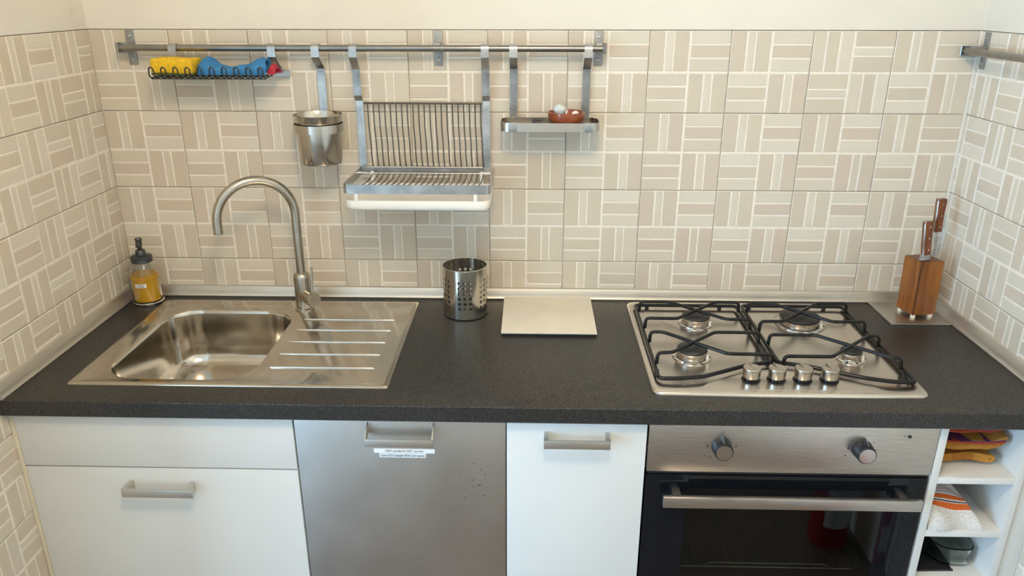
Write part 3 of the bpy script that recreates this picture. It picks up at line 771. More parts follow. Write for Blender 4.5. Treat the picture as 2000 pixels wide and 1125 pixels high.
def burner(x, y, rb, rc, h=0.0):
    b0 = thing  # burner is a part of the hob with pieces of its own
    k = obj('burner', lathe(NB(), [(rb, .0061), (rb * .985, .0085), (rb * .90, .0105), (rb * .78, .0095), (rb * .70, .0080), (rc * .9, .0080), (rc * .9, .0120)], (x, y, 0), 40, close=False), 'chrome', hb)
    obj('flame_ring', lathe(NB(), [(rc * .86, .0090), (rc * .98, .0120), (rc * 1.0, .0200), (rc * .92, .0230), (0, .0230)], (x, y, 0), 40), 'burner', k)
    obj('cap', lathe(NB(), [(rc * .98, .0232), (rc * 1.02, .0250), (rc * 1.0, .0280), (rc * .92, .0302), (rc * .3, .0312), (0, .0312)], (x, y, 0), 40), 'cast', k)
    obj('igniter', lathe(NB(), [(.0030, .0080), (.0030, .0190), (.0014, .0210), (0, .0212)], (x + rc * 1.13 * .80, y - rc * 1.13 * .60, 0), 10), 'foot', k)
burner(1.5360, -.1810, .0455, .0345); burner(1.4885, -.3800, .0455, .0345); burner(1.8000, -.1770, .0640, .0490); burner(1.8535, -.3800, .0350, .0235)
fzv = .0165; tz = .0430; rr_ = .0042
def grate(frame_pts, bars, lbl, pads):
    g = obj('pan_support', tube(NB(), fillet(frame_pts, .012, closed=True), .0047, 10, closed=True), 'black', hb, 60)
    for (x0, x1, pts) in bars:
        (ya, yb) = pts[0][1], pts[-1][1]
        path = [(x0, ya, fzv)] + [(x0 + .001, ya, tz)] + [(p[0], p[1], tz) for p in pts[1:-1]] + [(x1 - .001, yb, tz), (x1, yb, fzv)]
        obj('bar', tube(NB(), fillet(path, .010), rr_, 10), 'black', g, 60)
    for (x, y) in pads: obj('foot', lathe(NB(), [(.0052, .0063), (.0052, fzv - .001), (0, fzv)], (x, y, 0), 12), 'rim', g)
Lf = [(1.3925, -.0885), (1.3925, -.5135), (1.435, -.5125), (1.490, -.5025), (1.545, -.4730), (1.590, -.4485), (1.630, -.4335), (1.6600, -.4275), (1.6600, -.0885)]
grate([(x, y, fzv) for x, y in Lf],
      [(1.3985, 1.6560, [(0, -.130), (1.4745, -.130), (1.5965, -.2425), (0, -.2430)]), (1.3985, 1.6560, [(0, -.2405), (1.4775, -.2410), (1.5930, -.1285), (0, -.1295)]),
       (1.3985, 1.6560, [(0, -.3235), (1.4290, -.3245), (1.5540, -.4405), (0, -.4430)]), (1.3985, 1.6560, [(0, -.4395), (1.4320, -.4370), (1.5510, -.3225), (0, -.3225)])], '', [(1.4241, -.0915), (1.6163, -.0915), (1.3945, -.47), (1.657, -.40)])
Rf = [(1.6735, -.0860), (1.6735, -.4290), (1.700, -.4345), (1.745, -.4520), (1.790, -.4760), (1.840, -.5000), (1.890, -.5150), (1.9390, -.5190), (1.9390, -.0860)]
grate([(x, y, fzv) for x, y in Rf],
      [(1.6770, 1.9335, [(0, -.1325), (1.7390, -.1340), (1.8535, -.2520), (0, -.2505)]), (1.6770, 1.9335, [(0, -.2535), (1.7340, -.2525), (1.8535, -.1312), (0, -.1295)]),
       (1.6770, 1.9335, [(0, -.3328), (1.7835, -.3330), (1.9110, -.4510), (0, -.4530)]), (1.6770, 1.9335, [(0, -.4496), (1.7835, -.4496), (1.9080, -.3330), (0, -.3345)])], '', [(1.6952, -.089), (1.8918, -.089), (1.937, -.47), (1.676, -.40)])
for x, tl in ((1.5945, 2), (1.6490, 14), (1.7055, 14), (1.7630, 14)):
    c = (x, -.4985, 0)
    k = obj('knob', lathe(NB(), [(.0178, .0165), (.0182, .018), (.0192, .036), (.0192, .0375), (.0182, .0390), (0, .0392)], c, 36), 'nickel', hb)
    obj('collar', lathe(NB(), [(.0205, .0099), (.0205, .0112), (.0175, .0120), (.0170, .0165), (0, .0165)], c, 36), 'black', k)
    a = math.radians(tl); t = Vector((-math.sin(a), math.cos(a), 0)); s = Vector((t.y, -t.x, 0)); bm = NB(); p = Vector(c)
    va = [bm.verts.new(p + t * u + s * w + Vector((0, 0, .0390))) for u, w in ((-.003, -.0012), (-.003, .0012), (.0185, .0012), (.0185, -.0012))]
    vb = [bm.verts.new(p + t * u + s * w + Vector((0, 0, z))) for u, w, z in ((-.003, -.0012, .0394), (-.003, .0012, .0394), (.0185, .0012, .0425), (.0185, -.0012, .0425))]
    bridge(bm, va, vb); bm.faces.new(va); bm.faces.new(vb); obj('pointer', bm, 'nickel', k, 20)

# ------------------------------------------------------------------ knife block
tag(obj('steel_plate', B(2.0365, 2.1895, -.1690, -.0168, .0004, .0050, bev=.0008), 'steel_panel'), 'square stainless steel plate under the knife block', 'plate')
kb = thing('knife_block', 'square oak knife block on small cream feet in the corner', 'knife block', (2.128, -.105, .0052))
ang = math.radians(9.5); uu = Vector((math.cos(ang), math.sin(ang), 0)); ww = Vector((-math.sin(ang + .09), math.cos(ang + .09), 0)); Fc = Vector((2.1030, -.1370, 0)); S = .0630
def bpt(a, b_, z): return Fc + uu * a * S + ww * b_ * S + Vector((0, 0, z))
lean = Vector((-.004, -.002, 0))
bm = NB()
va = [bm.verts.new(bpt(a, b_, .0150)) for a, b_ in ((0, 0), (1, 0), (1, 1), (0, 1))]; vb = [bm.verts.new(bpt(a, b_, .1600) + lean) for a, b_ in ((0, 0), (1, 0), (1, 1), (0, 1))]
bridge(bm, va, vb); bm.faces.new(va); tf = bm.faces.new(vb); tf.material_index = 1
bmesh.ops.bevel(bm, geom=bm.edges[:], offset=.0012, segments=2, affect='EDGES')
obj('block', bm, ['wood', 'woodtop'], kb, 30)
bm = NB()
g0 = [bpt(a, b_, z) + (lean if z > .1 else Vector()) for z in (.016, .159) for a, b_ in ((.002, -.008), (.022, -.008), (.022, .01), (.002, .01))]
gv = [bm.verts.new(p) for p in g0]; bridge(bm, gv[:4], gv[4:]); bm.faces.new(gv[:4]); bm.faces.new(gv[4:])
obj('groove', bm, 'dark', kb)
for a, b_ in ((.12, .12), (.88, .12), (.12, .88), (.88, .88)):
    p = bpt(a, b_, 0); obj('foot', lathe(NB(), [(.0058, .0052), (.0064, .0080), (.0064, .0120), (.0058, .0150), (0, .0152)], (p.x, p.y, 0), 16), 'foot', kb)
def knife(name, label, base, top, wid, th, blade_len, side, bolster=True):
    """wooden-handled knife standing handle up; base/top are the handle's ends"""
    b0 = Vector(base); t0 = Vector(top); ax = (t0 - b0).normalized(); s = Vector(side); s = (s - ax * s.dot(ax)).normalized(); n = ax.cross(s).normalized()
    root = thing(name, label, 'knife', tuple(b0 - ax * blade_len))
    L_ = (t0 - b0).length
    def loft(prof, th_):
        bm = NB(); rings = []
        for (h, a, b_) in prof:
            p = b0 + ax * h; rings.append([bm.verts.new(p + s * x + n * y) for x, y in ((a, -th_ * .5), (a - .001, -th_ * .1), (a - .001, th_ * .1), (a, th_ * .5), (b_, th_ * .5), (b_ + .001, th_ * .1), (b_ + .001, -th_ * .1), (b_, -th_ * .5))])
        for A, C in zip(rings, rings[1:]): bridge(bm, A, C)
        bm.faces.new(rings[0]); bm.faces.new(rings[-1]); return bm
    w = wid / 2
    hd = obj('handle', loft([(.001, -w * .85, w * .85), (L_ * .3, -w * .95, w * .80), (L_ * .6, -w * .95, w * .85), (L_ * .88, -w * 1.05, w * 1.05), (L_ - .002, -w * .95, w * 1.05), (L_, -w * .8, w * .8)], th), 'handle', root, 35)
    for f in (.16, .5, .84):
        p = b0 + ax * L_ * f; obj('rivet', lathe(NB(), [(.0022, -th * .5 - .0005), (.0022, th * .5 + .0005)], p, 12, n), 'chrome', hd)
    obj('tang', loft([(.0005, -w * .9 - .0006, w * .9), (L_ * .6, -w * .98 - .0006, w * .86), (L_ * .9, -w * 1.08 - .0006, w * 1.06), (L_ + .0008, -w * .9, w * .95)], th * .36), 'strap', root, 35)
    bmb = loft([(-blade_len, -w * .55, w * .6), (-.012, -w * .9, w * 1.15), (0, -w * .9, w * 1.0)], .0022)
    obj('blade', bmb, 'chrome', root, 35)
    if bolster:
        obj('bolster', loft([(-.012, -w * 1.6, w * .95), (-.007, -w * 1.25, w * .95), (.0008, -w * .95, w * .95)], th * .9), 'strap', root, 35)
    return root
# thin dark plates on the block top paint the shade inside its slots
for a, b_, l in ((.30, .30, .30), (.62, .62, .34)):
    p = bpt(a, b_, .1601) + lean; bm = NB(); dv = (uu * .8 + ww * .6).normalized(); nv = Vector((-dv.y, dv.x, 0))
    vv = [bm.verts.new(p + dv * x * S * l + nv * y * .0022 + Vector((0, 0, z))) for z in (0, .0003) for x, y in ((-1, -1), (1, -1), (1, 1), (-1, 1))]
    bridge(bm, vv[:4], vv[4:]); bm.faces.new(vv[:4]); bm.faces.new(vv[4:]); obj('slot_shade', bm, 'dark', kb)
knife('kitchen_knife', 'wooden-handled knife pushed fully into the oak block', (2.1150, -.1180, .1740), (2.1085, -.1120, .2600), .0200, .0150, .010, (.93, .37, 0))
knife('kitchen_knife', 'taller wooden-handled knife with its blade half out of the oak block', (2.1445, -.0920, .2270), (2.1440, -.0860, .3120), .0205, .0150, .064, (.93, .37, 0), False)

# ------------------------------------------------------------------ wall rails
ZB = .6665; YB = -.042; RB = .0082
def bracket_plate(parent, x, y, z0, z1, w, axis='y'):
    bm = NB()
    if axis == 'y':
        box(bm, x - w / 2, x + w / 2, -.0046, -.0014, z0, z1, bev=.0009)
    else:
        box(bm, W - .0046, W - .0014, y - w / 2, y + w / 2, z0, z1, bev=.0009)
    b_ = obj('bracket', bm, 'bracket', parent, 30)
    for z in (z0 + .014, z1 - .014):
        c, ax = ((x, -.0046, z), (0, -1, 0)) if axis == 'y' else ((W - .0046, y, z), (-1, 0, 0))
        obj('screw', lathe(NB(), [(.0042, 0), (.0040, .0010), (.0026, .0017), (.0012, .0009), (0, .0009)], c, 14, ax), 'screw', b_)
    return b_
rail = thing('wall_rail', 'long steel kitchen rail on three brackets along the back wall', 'rail', (.69, -.02, .62))
obj('bar', tube(NB(), [(.092, YB, ZB), (1.287, YB, ZB)], RB, 18), 'bar', rail, 60)
for x in (.1065, .8785, 1.2755):
    b_ = bracket_plate(rail, x, 0, .6235, .7065, .0215)
    if x < .2: path = [(x - .004, -.004), (x - .012, -.012)]
    obj('arm', B(x - .0085, x + .0085, YB + RB * .4, -.0046, ZB - .0125, ZB + .0125, bev=.002), 'bracket', b_)
for x, s in ((.092, -1), (1.287, 1)):
    bm = NB()
    path = fillet([(x - s * .004, -.012, 0), (x + s * .0035, -.016, 0), (x + s * .0035, YB - .004, 0), (x - s * .003, YB - RB - .002, 0)], .006)
    pl = [(p.x, p.y) for p in path]
    band(bm, pl, ZB - .0115, ZB + .0115, .0030, closed=False); obj('end_cap', bm, 'bracket', rail, 40)
obj('collar', tube(NB(), [(.8925, YB, ZB), (.8955, YB, ZB)], RB + .0016, 18), 'bracket', rail, 60)

rail2 = thing('wall_rail', 'steel kitchen rail on the right wall near the corner', 'rail', (W - .02, -.30, .62))
XR = W - .042
obj('bar', tube(NB(), [(XR, -.012, .6620), (XR, -.62, .6620)], RB, 18), 'bar', rail2, 60)
for y in (-.030, -.60):
    b_ = bracket_plate(rail2, 0, y, .6205, .7060, .0215, 'x')
    obj('arm', B(W - .0046, XR + RB * .4, y - .0085, y + .0085, .6500, .6740, bev=.002) if False else B(XR + RB * .4, W - .0046, y - .0085, y + .0085, .6500, .6740, bev=.002), 'bracket', b_)
for y, s in ((-.012, 1), (-.62, -1)):
    path = fillet([(W - .012, y - s * .004, 0), (W - .016, y + s * .0035, 0), (XR - .004, y + s * .0035, 0), (XR - RB - .002, y - s * .003, 0)], .006)
    obj('end_cap', band(NB(), [(p.x, p.y) for p in path], .6505, .6735, .0030, closed=False), 'bracket', rail2, 40)

# ------------------------------------------------------------------ things hanging on the rail
def hook_yz(zlow, wall=-.0105):
    """front of the rail up, over the bar, back down in front, then leaning to the wall"""
    r = RB + .0016
    pts = [(YB + r * .95, ZB - .004), (YB + r, ZB + .003)]
    for k in range(7):
        a = PI * (.1 + .8 * k / 6); pts.append((YB + r * math.cos(a), ZB + r * math.sin(a)))
    pts += [(YB - r - .0003, ZB), (YB - r - .0003, ZB - .0205), (YB - r + .001, ZB - .0225)]
    pts += [(wall - .001, .6175), (wall, .6150), (wall, zlow)]
    return pts
# --- sponge basket of bent wire
sb = thing('wire_basket', 'wire sponge basket hanging at the end of the rail above the sink', 'basket', (.335, -.06, .598))
for x in (.2295, .4740): obj('hook', strap(NB(), hook_yz(.5985), x, .0195), 'strap', sb, 30)
obj('back_strip', B(.196, .5045, -.0155, -.0120, .5965, .6125, bev=.0006), 'strap', sb)
lx = [.2035 + .0292 * k for k in range(10)]
for k, x in enumerate(lx):
    w = .0065
    p = [(x + w + .001, -.0165, .6090), (x + w, -.060, .6040), (x + w, -.112, .6015), (x + w, -.122, .6060), (x + w * .8, -.1235, .6240), (x, -.1245, .6290), (x - w * .8, -.1235, .6240), (x - w, -.122, .6060), (x - w, -.112, .6015), (x - w, -.060, .6040), (x - w - .001, -.0165, .6090)]
    obj('wire', tube(NB(), fillet(p, .006, 3), .0018, 7), 'wire', sb, 60)
for y, z in ((-.060, .6022), (-.110, .5998)): obj('cross_wire', tube(NB(), [(lx[0] - .008, y, z), (lx[-1] + .008, y, z)], .0014, 7), 'wire', sb, 60)
# --- sponge, cloths
def soft_box(x0, x1, y0, y1, z0, z1, bev, amp, seed, seg=3, cuts=5):
    bm = box(NB(), x0, x1, y0, y1, z0, z1, bev=bev, seg=seg)
    bmesh.ops.subdivide_edges(bm, edges=bm.edges[:], cuts=2, use_grid_fill=True)
    rnd = random.Random(seed)
    ph = [rnd.uniform(0, 6) for _ in range(6)]
    for v in bm.verts:
        x, y, z = v.co
        v.co += Vector((math.sin(y * 90 + ph[0]) * amp * .5, math.sin(x * 70 + ph[1]) * amp, math.sin(x * 55 + ph[2]) * amp + math.sin(y * 60 + ph[3]) * amp * .6))
    return bm
bm = soft_box(.196, .2975, -.1080, -.046, .6115, .6455, .006, .0012, 3)
sp = thing('sponge', 'yellow sponge with a dark scouring side lying in the wire basket', 'sponge', (.247, -.077, .6066))
obj('foam', bm, 'sponge', sp)
obj('scouring_pad', soft_box(.196, .2970, -.1080, -.046, .6072, .6115, .001, .0006, 4), 'scour', sp)
def cloth_sheet(pts_fn, nu, nv, th):
    bm = NB(); G = [[bm.verts.new(pts_fn(i / nu, j / nv)) for j in range(nv + 1)] for i in range(nu + 1)]
    for i in range(nu):
        for j in range(nv): bm.faces.new((G[i][j], G[i + 1][j], G[i + 1][j + 1], G[i][j + 1]))
    bmesh.ops.recalc_face_normals(bm, faces=bm.faces[:]); bmesh.ops.solidify(bm, geom=bm.faces[:], thickness=th); return bm
def cl(u, v):
    # a thick cloth folded over: v runs from the back bottom over the crumpled top to the front bottom
    x = .3035 + .166 * u
    hump = .030 * math.exp(-((u - .14) / .12) ** 2) + .026 * math.exp(-((u - .95) / .22) ** 2)
    a = PI * v
    yc = -.078; ry = .030 + .006 * math.sin(9 * u)
    z = .6085 + (.018 + hump * (.55 + .45 * math.cos(a * .9)) + .0015 * math.sin(23 * u)) * math.sin(a) ** .5
    return Vector((x + .006 * (v - .5) + .003 * math.sin(3 * a), yc + ry * math.cos(a) + .002 * math.sin(17 * u + v * 4), z))
ck = obj('dish_cloth', cloth_sheet(cl, 36, 18, .0045), 'blue', None, 70); tag(ck, 'crumpled bright blue sponge cloth lying in the wire basket', 'cloth')
def cr(u, v):
    a = PI * v
    return Vector((.4720 + .0190 * u, -.066 + .026 * math.cos(a), .6085 + (.013 + .011 * math.sin(PI * u)) * math.sin(a) ** .6))
rc_ = obj('scouring_cloth', cloth_sheet(cr, 8, 12, .003), 'red', None, 70); tag(rc_, 'small red cloth tucked beside the blue one in the basket', 'cloth')

# --- cup on a strap
CX, CY = .5815, -.0765
ch = thing('cup_hook', 'steel strap hook with a ring holding the hanging cup', 'hook', (CX, -.03, .47))
pz = hook_yz(.540) + [(-.0112, .5375), (-.0155, .5180), (-.0158, .4720)]
obj('strap', strap(NB(), pz, CX, .0198), 'strap', ch, 30)
obj('ring', band(NB(), [(CX + .0606 * math.cos(2 * PI * k / 48), CY + .0606 * math.sin(2 * PI * k / 48)) for k in range(48)], .4715, .4915, .0018), 'cup', ch, 60)
bm = lathe(NB(), [(0, .3905), (.046, .3905), (.0505, .3925), (.0525, .3965), (.0560, .470), (.0578, .4955), (.0585, .4965), (.0600, .5120), (.0606, .5130), (.0598, .5136), (.0588, .5120), (.0570, .490), (.0545, .470), (.0512, .398), (.048, .3945), (0, .3935)], (CX, CY, 0), 56, close=False)
tag(obj('hanging_cup', bm, 'cup', None, 35), 'stainless steel cup hanging from the rail over the tap', 'cup')

# --- dish rack
dk = thing('dish_rack', 'folding steel dish rack of thin wires hanging from the rail', 'dish rack', (.839, -.11, .345))
for x in (.6738, .9966):
    y1, y2 = -.0250, -.0110
    pz = hook_yz(.5540, y1) + [(y1, .5525), (y2, .5380), (y2, .5360), (y2, .3520)]
    obj('post', strap(NB(), pz, x, .0192), 'strap', dk, 30)
rodx = [.6945 + .01440 * k for k in range(21)]
obj('top_rod', tube(NB(), [(.684, -.014, .5318), (.987, -.014, .5318)], .0026, 10), 'wire2', dk, 60)
obj('lower_rod', tube(NB(), [(.684, -.018, .3690), (.987, -.018, .3690)], .0026, 10), 'chrome', dk, 60)
obj('hinge_rod', tube(NB(), [(.664, -.026, .3545), (1.007, -.026, .3545)], .0030, 10), 'chrome', dk, 60)
obj('back_bar', B(.684, .987, -.0135, -.0115, .3545, .3670), 'strap', dk)
for x in (.6738, .9966): obj('hinge', tube(NB(), [(x - .0095, -.026, .3545), (x + .0095, -.026, .3545)], .0055, 12), 'chrome', dk, 60)
for x in rodx:
    p = [(x, -.014, .5318), (x + .0004, -.0145, .470), (x + .0030, -.0150, .430), (x + .0032, -.0160, .4000), (x + .0060, -.0180, .3690)]
    obj('back_wire', tube(NB(), fillet(p, .012, 3), .0016, 6), 'wire2', dk, 60)
    x2 = x + .006
    q = [(x2, -.026, .3545), (x2, -.085, .3500), (x2 - .004, -.115, .3480), (x2 - .005, -.2160, .3600)]
    obj('base_wire', tube(NB(), fillet(q, .02, 3), .0016, 6), 'wire2', dk, 60)
fr = [(.6650, -.014), (.6650, -.2180), (1.0150, -.2180), (1.0150, -.014)]
obj('frame_band', band(NB(), [(p.x, p.y) for p in fillet([(a, b_, 0) for a, b_ in fr], .014, 5)], .3470, .3685, .0022, closed=False), 'strap', dk, 40)
# drip tray
dt = thing('drip_tray', 'white plastic drip tray clipped below the wire dish rack', 'tray', (.839, -.12, .3055))
bm = NB(); o_ = lambda i, z, r=.022: ring(bm, rrect(.6655 + i, 1.0135 - i, -.2180 + i, -.0300 - i, max(r - i, .004), 6), z)
T_ = [o_(.006, .3045), o_(.001, .3085), o_(0, .3150), o_(0, .3290), o_(.0008, .3298), o_(.0025, .3298), o_(.003, .3290), o_(.0035, .3120), o_(.008, .3080)]
bm.faces.new(T_[0])
for A, C in zip(T_, T_[1:]): bridge(bm, A, C)
bm.faces.new(T_[-1]); obj('tray', bm, 'plastic', dt, 50)
for x in (.6950, .9800):
    bm = strap(NB(), [(-.2170, .3270), (-.2172, .3500), (-.2130, .3640)], x, .0085, .0022); obj('clip', bm, 'plastic', dt, 30)
    bm = strap(NB(), [(-.0316, .3270), (-.0310, .3500), (-.0295, .3600), (-.0250, .3592), (-.0225, .3560)], x + .004, .0085, .0022); obj('clip', bm, 'plastic', dt, 30)

# --- small tray with bowl
st = thing('hanging_tray', 'small steel tray with two straps hanging from the rail', 'tray', (1.157, -.06, .476))
TY0, TY1 = -.1060, -.0125
TX0, TX1 = 1.0360, 1.2785
for x in (1.0660, 1.2480): obj('strap', strap(NB(), hook_yz(.4790), x, .0196), 'strap', st, 30)
obj('rim_band', band(NB(), rrect(TX0, TX1, TY0, TY1, .024, 7), .4765, .4975, .0022), 'steel', st, 40)
bm = prism(NB(), rrect(TX0 + .0016, TX1 - .0016, TY0 + .0016, TY1 - .0016, .0225, 7), .4790, .4815); obj('base', bm, 'cork', st, 30)
for x in (1.0655, 1.2515): obj('clip', B(x - .0105, x + .0105, TY0 - .0032, TY0 - .0012, .4758, .4985, bev=.0004), 'strap', st)
BX, BY = 1.1975, -.062
bm = lathe(NB(), [(0, .4818), (.024, .4818), (.028, .4830), (.038, .4920), (.0440, .5020), (.0450, .5080), (.0462, .5160), (.0462, .5185), (.0445, .5195), (.0432, .5180), (.0420, .5060), (.0350, .4930), (.026, .4870), (0, .4862)], (BX, BY, 0), 44, close=False)
tag(obj('terracotta_bowl', bm, 'terra', None, 40), 'small glazed terracotta bowl standing in the hanging tray', 'bowl')
def lump(c, r, seed, sq=(1, 1, 1)):
    bm = NB(); bmesh.ops.create_icosphere(bm, subdivisions=3, radius=r); rnd = random.Random(seed); ph = [rnd.uniform(0, 6) for _ in range(3)]
    for v in bm.verts:
        k = 1 + .10 * math.sin(v.co.x * 260 + ph[0]) * math.sin(v.co.y * 240 + ph[1]) + .08 * math.sin(v.co.z * 300 + ph[2])
        v.co = Vector((v.co.x * k * sq[0] + c[0], v.co.y * k * sq[1] + c[1], v.co.z * k * sq[2] + c[2]))
    return bm
tag(obj('scrubbing_ball', lump((1.1815, -.066, .5225), .0160, 2, (1, 1, 1.05)), 'stone', None, 70), 'round pale grey-blue scrubbing ball in the terracotta bowl', 'scrubber')
bm = lump((1.2190, -.060, .5135), .0085, 5, (1.2, 1, .8))
tag(obj('soap_piece', bm, 'plastic', None, 70), 'small white lump of soap in the terracotta bowl', 'soap')
bm = prism(NB(), [(1.114, -.064), (1.148, -.070), (1.150, -.056), (1.116, -.044)], .4818, .4950)
for v in bm.verts:
    if v.co.z > .49 and v.co.x > 1.14: v.co.z -= .009
tag(obj('plastic_clip', bm, 'navy', None, 20), 'small dark navy plastic clip lying in the hanging tray', 'clip')

# ------------------------------------------------------------------ textiles and dishes in the open shelf
def folded(x0, x1, y0, y1, z0, layers, t, seed, bulge=.006):
    """towel folded in a zigzag, layer over layer, extruded front to back"""
    rnd = random.Random(seed); P_ = []
    for k in range(layers):
        z = z0 + t * (k + .5)
        xs = [x0 + (x1 - x0) * q / 14 for q in range(15)]
        if k % 2: xs = xs[::-1]
        for x in xs: P_.append((x, z))
        if k < layers - 1:
            xe = xs[-1]; s = 1 if k % 2 == 0 else -1
            for a in (-45, 0, 45): P_.append((xe + s * t * .5 * math.cos(math.radians(a)), z + t * .5 + t * .5 * math.sin(math.radians(a))))
    ph = [rnd.uniform(0, 6) for _ in range(3)]
    bm = NB(); nv = 16; G = []
    for i, (x, z) in enumerate(P_):
        row = []
        for j in range(nv + 1):
            v = j / nv; y = y0 + (y1 - y0) * v
            wv = .0022 * math.sin(x * 70 + ph[0] + v * 3) + .0015 * math.sin(v * 9 + ph[1])
            row.append(bm.verts.new((x + .002 * math.sin(v * 8 + ph[2]), y - .004 * math.sin((x - x0) * 30 + ph[1]), z + wv)))
        G.append(row)
    for i in range(len(G) - 1):
        for j in range(nv): bm.faces.new((G[i][j], G[i + 1][j], G[i + 1][j + 1], G[i][j + 1]))
    bmesh.ops.recalc_face_normals(bm, faces=bm.faces[:]); bmesh.ops.solidify(bm, geom=bm.faces[:], thickness=t * .62); return bm
OR = (.48, .20, .02); RD = (.42, .05, .02); NV = (.02, .035, .14); PU = (.13, .03, .10)
M['towel1'] = stripe_mat('orange_terry', 0, [(0, (.50, .22, .03)), (.30, (.44, .17, .02)), (.62, (.55, .24, .035)), (.93, (.50, .09, .02))], 7.0, .5)
M['towel2'] = stripe_mat('patterned_terry', 2, [(0, (.50, .22, .03)), (.20, (.46, .17, .025)), (.27, (.45, .06, .02)), (.33, PU), (.37, (.52, .24, .035)), (.56, (.44, .08, .025)), (.64, (.30, .04, .02)), (.72, NV)], 13.0, .05)
bm = folded(2.003, 2.112, -.552, -.20, -.1650, 2, .019, 3); tag(obj('folded_towel', bm, 'towel1', None, 60), 'folded orange terry towel on the top shelf under another towel', 'towel')
bm = folded(2.004, 2.120, -.565, -.18, -.1255, 3, .0205, 8)
for v in bm.verts:
    if v.co.x > 2.09: v.co.z += (v.co.x - 2.09) * .35
tag(obj('folded_towel', bm, 'towel2', None, 60), 'folded red, orange and navy patterned towel topping the orange one', 'towel')
# tea towel: a soft slope, high at the back
def tea(u, v):
    y = -.597 + .24 * v
    x = 1.9880 + (.1240 - .046 * min(1, v * 2.6)) * u
    k = 1 - math.exp(-(y + .597) / .034)
    z = -.2990 + .083 * k * (1 - .26 * u * (1 - .5 * v)) + .0035 * math.sin(u * 9 + v * 14) + .003 * math.sin(v * 34 + u * 2) * (1 - v)
    if u > .90: z -= ((u - .90) / .10) ** 2 * (z + .3030) * .8
    return Vector((x + .002 * math.sin(v * 30), y - .006 * math.sin(u * 7) * (1 - v), z))
bm = NB(); nu, nv = 34, 44
G = [[bm.verts.new(tea(i / nu, j / nv)) for j in range(nv + 1)] for i in range(nu + 1)]
Gb = [[bm.verts.new((G[i][j].co.x, G[i][j].co.y, -.3035)) for j in range(nv + 1)] for i in range(nu + 1)]
for i in range(nu):
    for j in range(nv):
        bm.faces.new((G[i][j], G[i + 1][j], G[i + 1][j + 1], G[i][j + 1])); bm.faces.new((Gb[i][j], Gb[i][j + 1], Gb[i + 1][j + 1], Gb[i + 1][j]))
for j in range(nv):
    for i in (0, nu): bm.faces.new((G[i][j], G[i][j + 1], Gb[i][j + 1], Gb[i][j]))
for i in range(nu):
    for j in (0, nv): bm.faces.new((G[i][j], G[i + 1][j], Gb[i + 1][j], Gb[i][j]))
WH = (.72, .69, .66); ORG = (.66, .13, .02); LI = (.40, .32, .45)
M['teatowel'] = stripe_mat('striped_tea_towel', 1, [(0, WH), (.140, ORG), (.172, WH), (.178, (.05, .05, .08)), (.186, WH), (.192, ORG), (.222, WH), (.232, LI), (.246, WH), (.258, (.60, .22, .12)), (.268, WH)], 3.9, .5, bump=.3)
tag(obj('tea_towel', bm, 'teatowel', None, 70), 'white tea towel with orange stripes folded on the middle shelf', 'towel')
# glass dish and black tray
bt = thing('baking_tray', 'small black baking tray lying on the lower shelf under the glass dish', 'tray', (2.04, -.44, -.4402))
obj('sheet', prism(NB(), [(1.992, -.570), (2.086, -.566), (2.092, -.30), (1.992, -.30)], -.4400, -.4385), 'blackmat', bt, 30)
obj('lip', band(NB(), [(1.9925, -.5695), (2.0855, -.5655)], -.4385, -.4350, .0016, closed=False), 'blackmat', bt, 30)
gd = thing('glass_dish', 'clear greenish glass dish resting on the black baking tray', 'dish', (2.075, -.40, -.4382))
DP = [(2.066, -.5560), (2.132, -.5580), (2.141, -.500), (2.141, -.250), (2.000, -.250), (1.992, -.430)]
def dish_ring(bm, i, z):
    P_ = fillet([(a, b_, 0) for a, b_ in DP], .022, 5, closed=True); n = len(P_); out = []
    for k in range(n):
        t = (P_[(k + 1) % n] - P_[k - 1]).normalized(); out.append((P_[k].x - t.y * i, P_[k].y + t.x * i))
    return ring(bm, out, z)
bm = NB()
Gs = [dish_ring(bm, i, z) for i, z in ((.014, -.4378), (.004, -.4345), (.001, -.4280), (0, -.3900), (-.0015, -.3880), (.0015, -.3870), (.003, -.3890), (.0045, -.4280), (.008, -.4325), (.016, -.4345))]
bm.faces.new(Gs[0])
for A, C in zip(Gs, Gs[1:]): bridge(bm, A, C)
bm.faces.new(Gs[-1]); obj('dish', bm, 'greenglass', gd, 50)

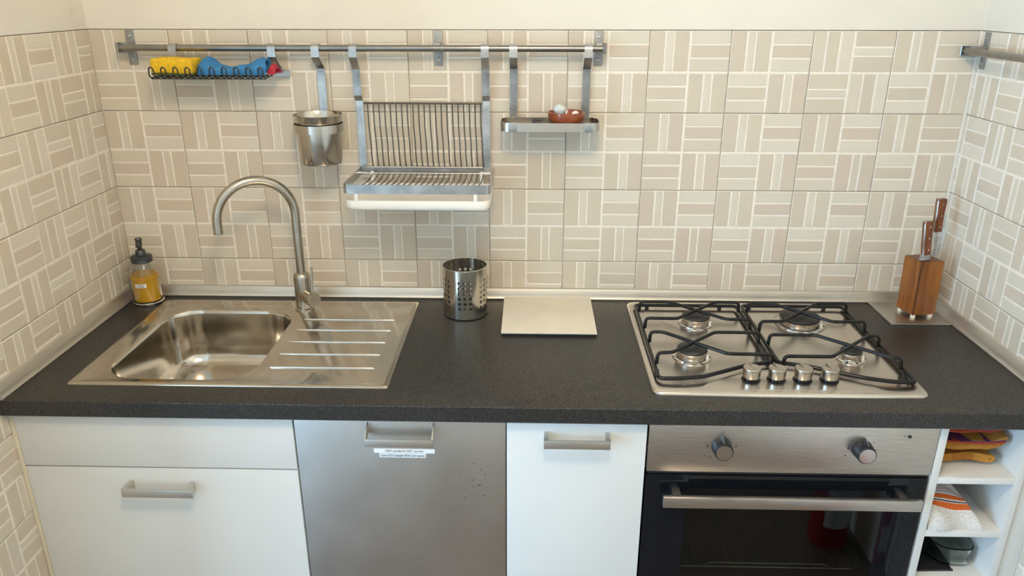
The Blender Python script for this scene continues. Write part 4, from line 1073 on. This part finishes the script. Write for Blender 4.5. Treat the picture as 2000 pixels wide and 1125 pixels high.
# ------------------------------------------------------------------ rest of the room
LX, LY, LZ = LAMP_POS
cl_ = thing('ceiling_lamp', 'white globe lamp glowing warm on a short stem from the ceiling', 'lamp', (LX, LY, LZ - .115))
obj('canopy', lathe(NB(), [(0, CZ - .022), (.045, CZ - .020), (.055, CZ - .012), (.055, CZ - .0005)], (LX, LY, 0), 32), 'white', cl_)
obj('stem', tube(NB(), [(LX, LY, LZ + .108), (LX, LY, CZ - .02)], .008, 12), 'white', cl_)
M['lampglow'] = emis('warm_globe', (1.0, 0.80, 0.56), LAMP_STRENGTH)
bm = NB(); bmesh.ops.create_uvsphere(bm, u_segments=32, v_segments=18, radius=.11); bmesh.ops.translate(bm, verts=bm.verts[:], vec=(LX, LY, LZ))
obj('globe', bm, 'lampglow', cl_, 60)

EX, EY = 2.105, -1.32
fe = thing('fire_extinguisher', 'red fire extinguisher standing on the floor by the right wall', 'fire extinguisher', (EX, EY, FZ))
cy = obj('cylinder', lathe(NB(), [(0, FZ + .0005), (.056, FZ + .0005), (.062, FZ + .012), (.062, FZ + .30), (.056, FZ + .335), (.036, FZ + .362), (.018, FZ + .372), (.018, FZ + .39), (0, FZ + .39)], (EX, EY, 0), 40), 'redpaint', fe)
bm = NB(); A = []
for k in range(13):
    a = math.radians(20) + math.radians(110) * k / 12; A.append([bm.verts.new((EX + q * math.cos(a), EY + q * math.sin(a), z)) for q, z in ((.0622, FZ + .09), (.0622, FZ + .25), (.0628, FZ + .25), (.0628, FZ + .09))])
for p, q in zip(A, A[1:]):
    for k in range(4): bm.faces.new((p[k], p[(k + 1) % 4], q[(k + 1) % 4], q[k]))
bm.faces.new(A[0]); bm.faces.new(A[-1]); obj('label', bm, 'paper', cy)
bm = tube(NB(), [(EX, EY, FZ + .388), (EX, EY, FZ + .43)], .013, 14); tube(bm, [(EX, EY, FZ + .42), (EX - .05, EY + .05, FZ + .45), (EX - .075, EY + .075, FZ + .445)], .007, 8)
obj('valve', bm, 'blackmat', fe); obj('hose', tube(NB(), fillet([(EX, EY - .012, FZ + .41), (EX, EY - .085, FZ + .40), (EX, EY - .078, FZ + .10)], .03), .009, 10), 'blackmat', fe)
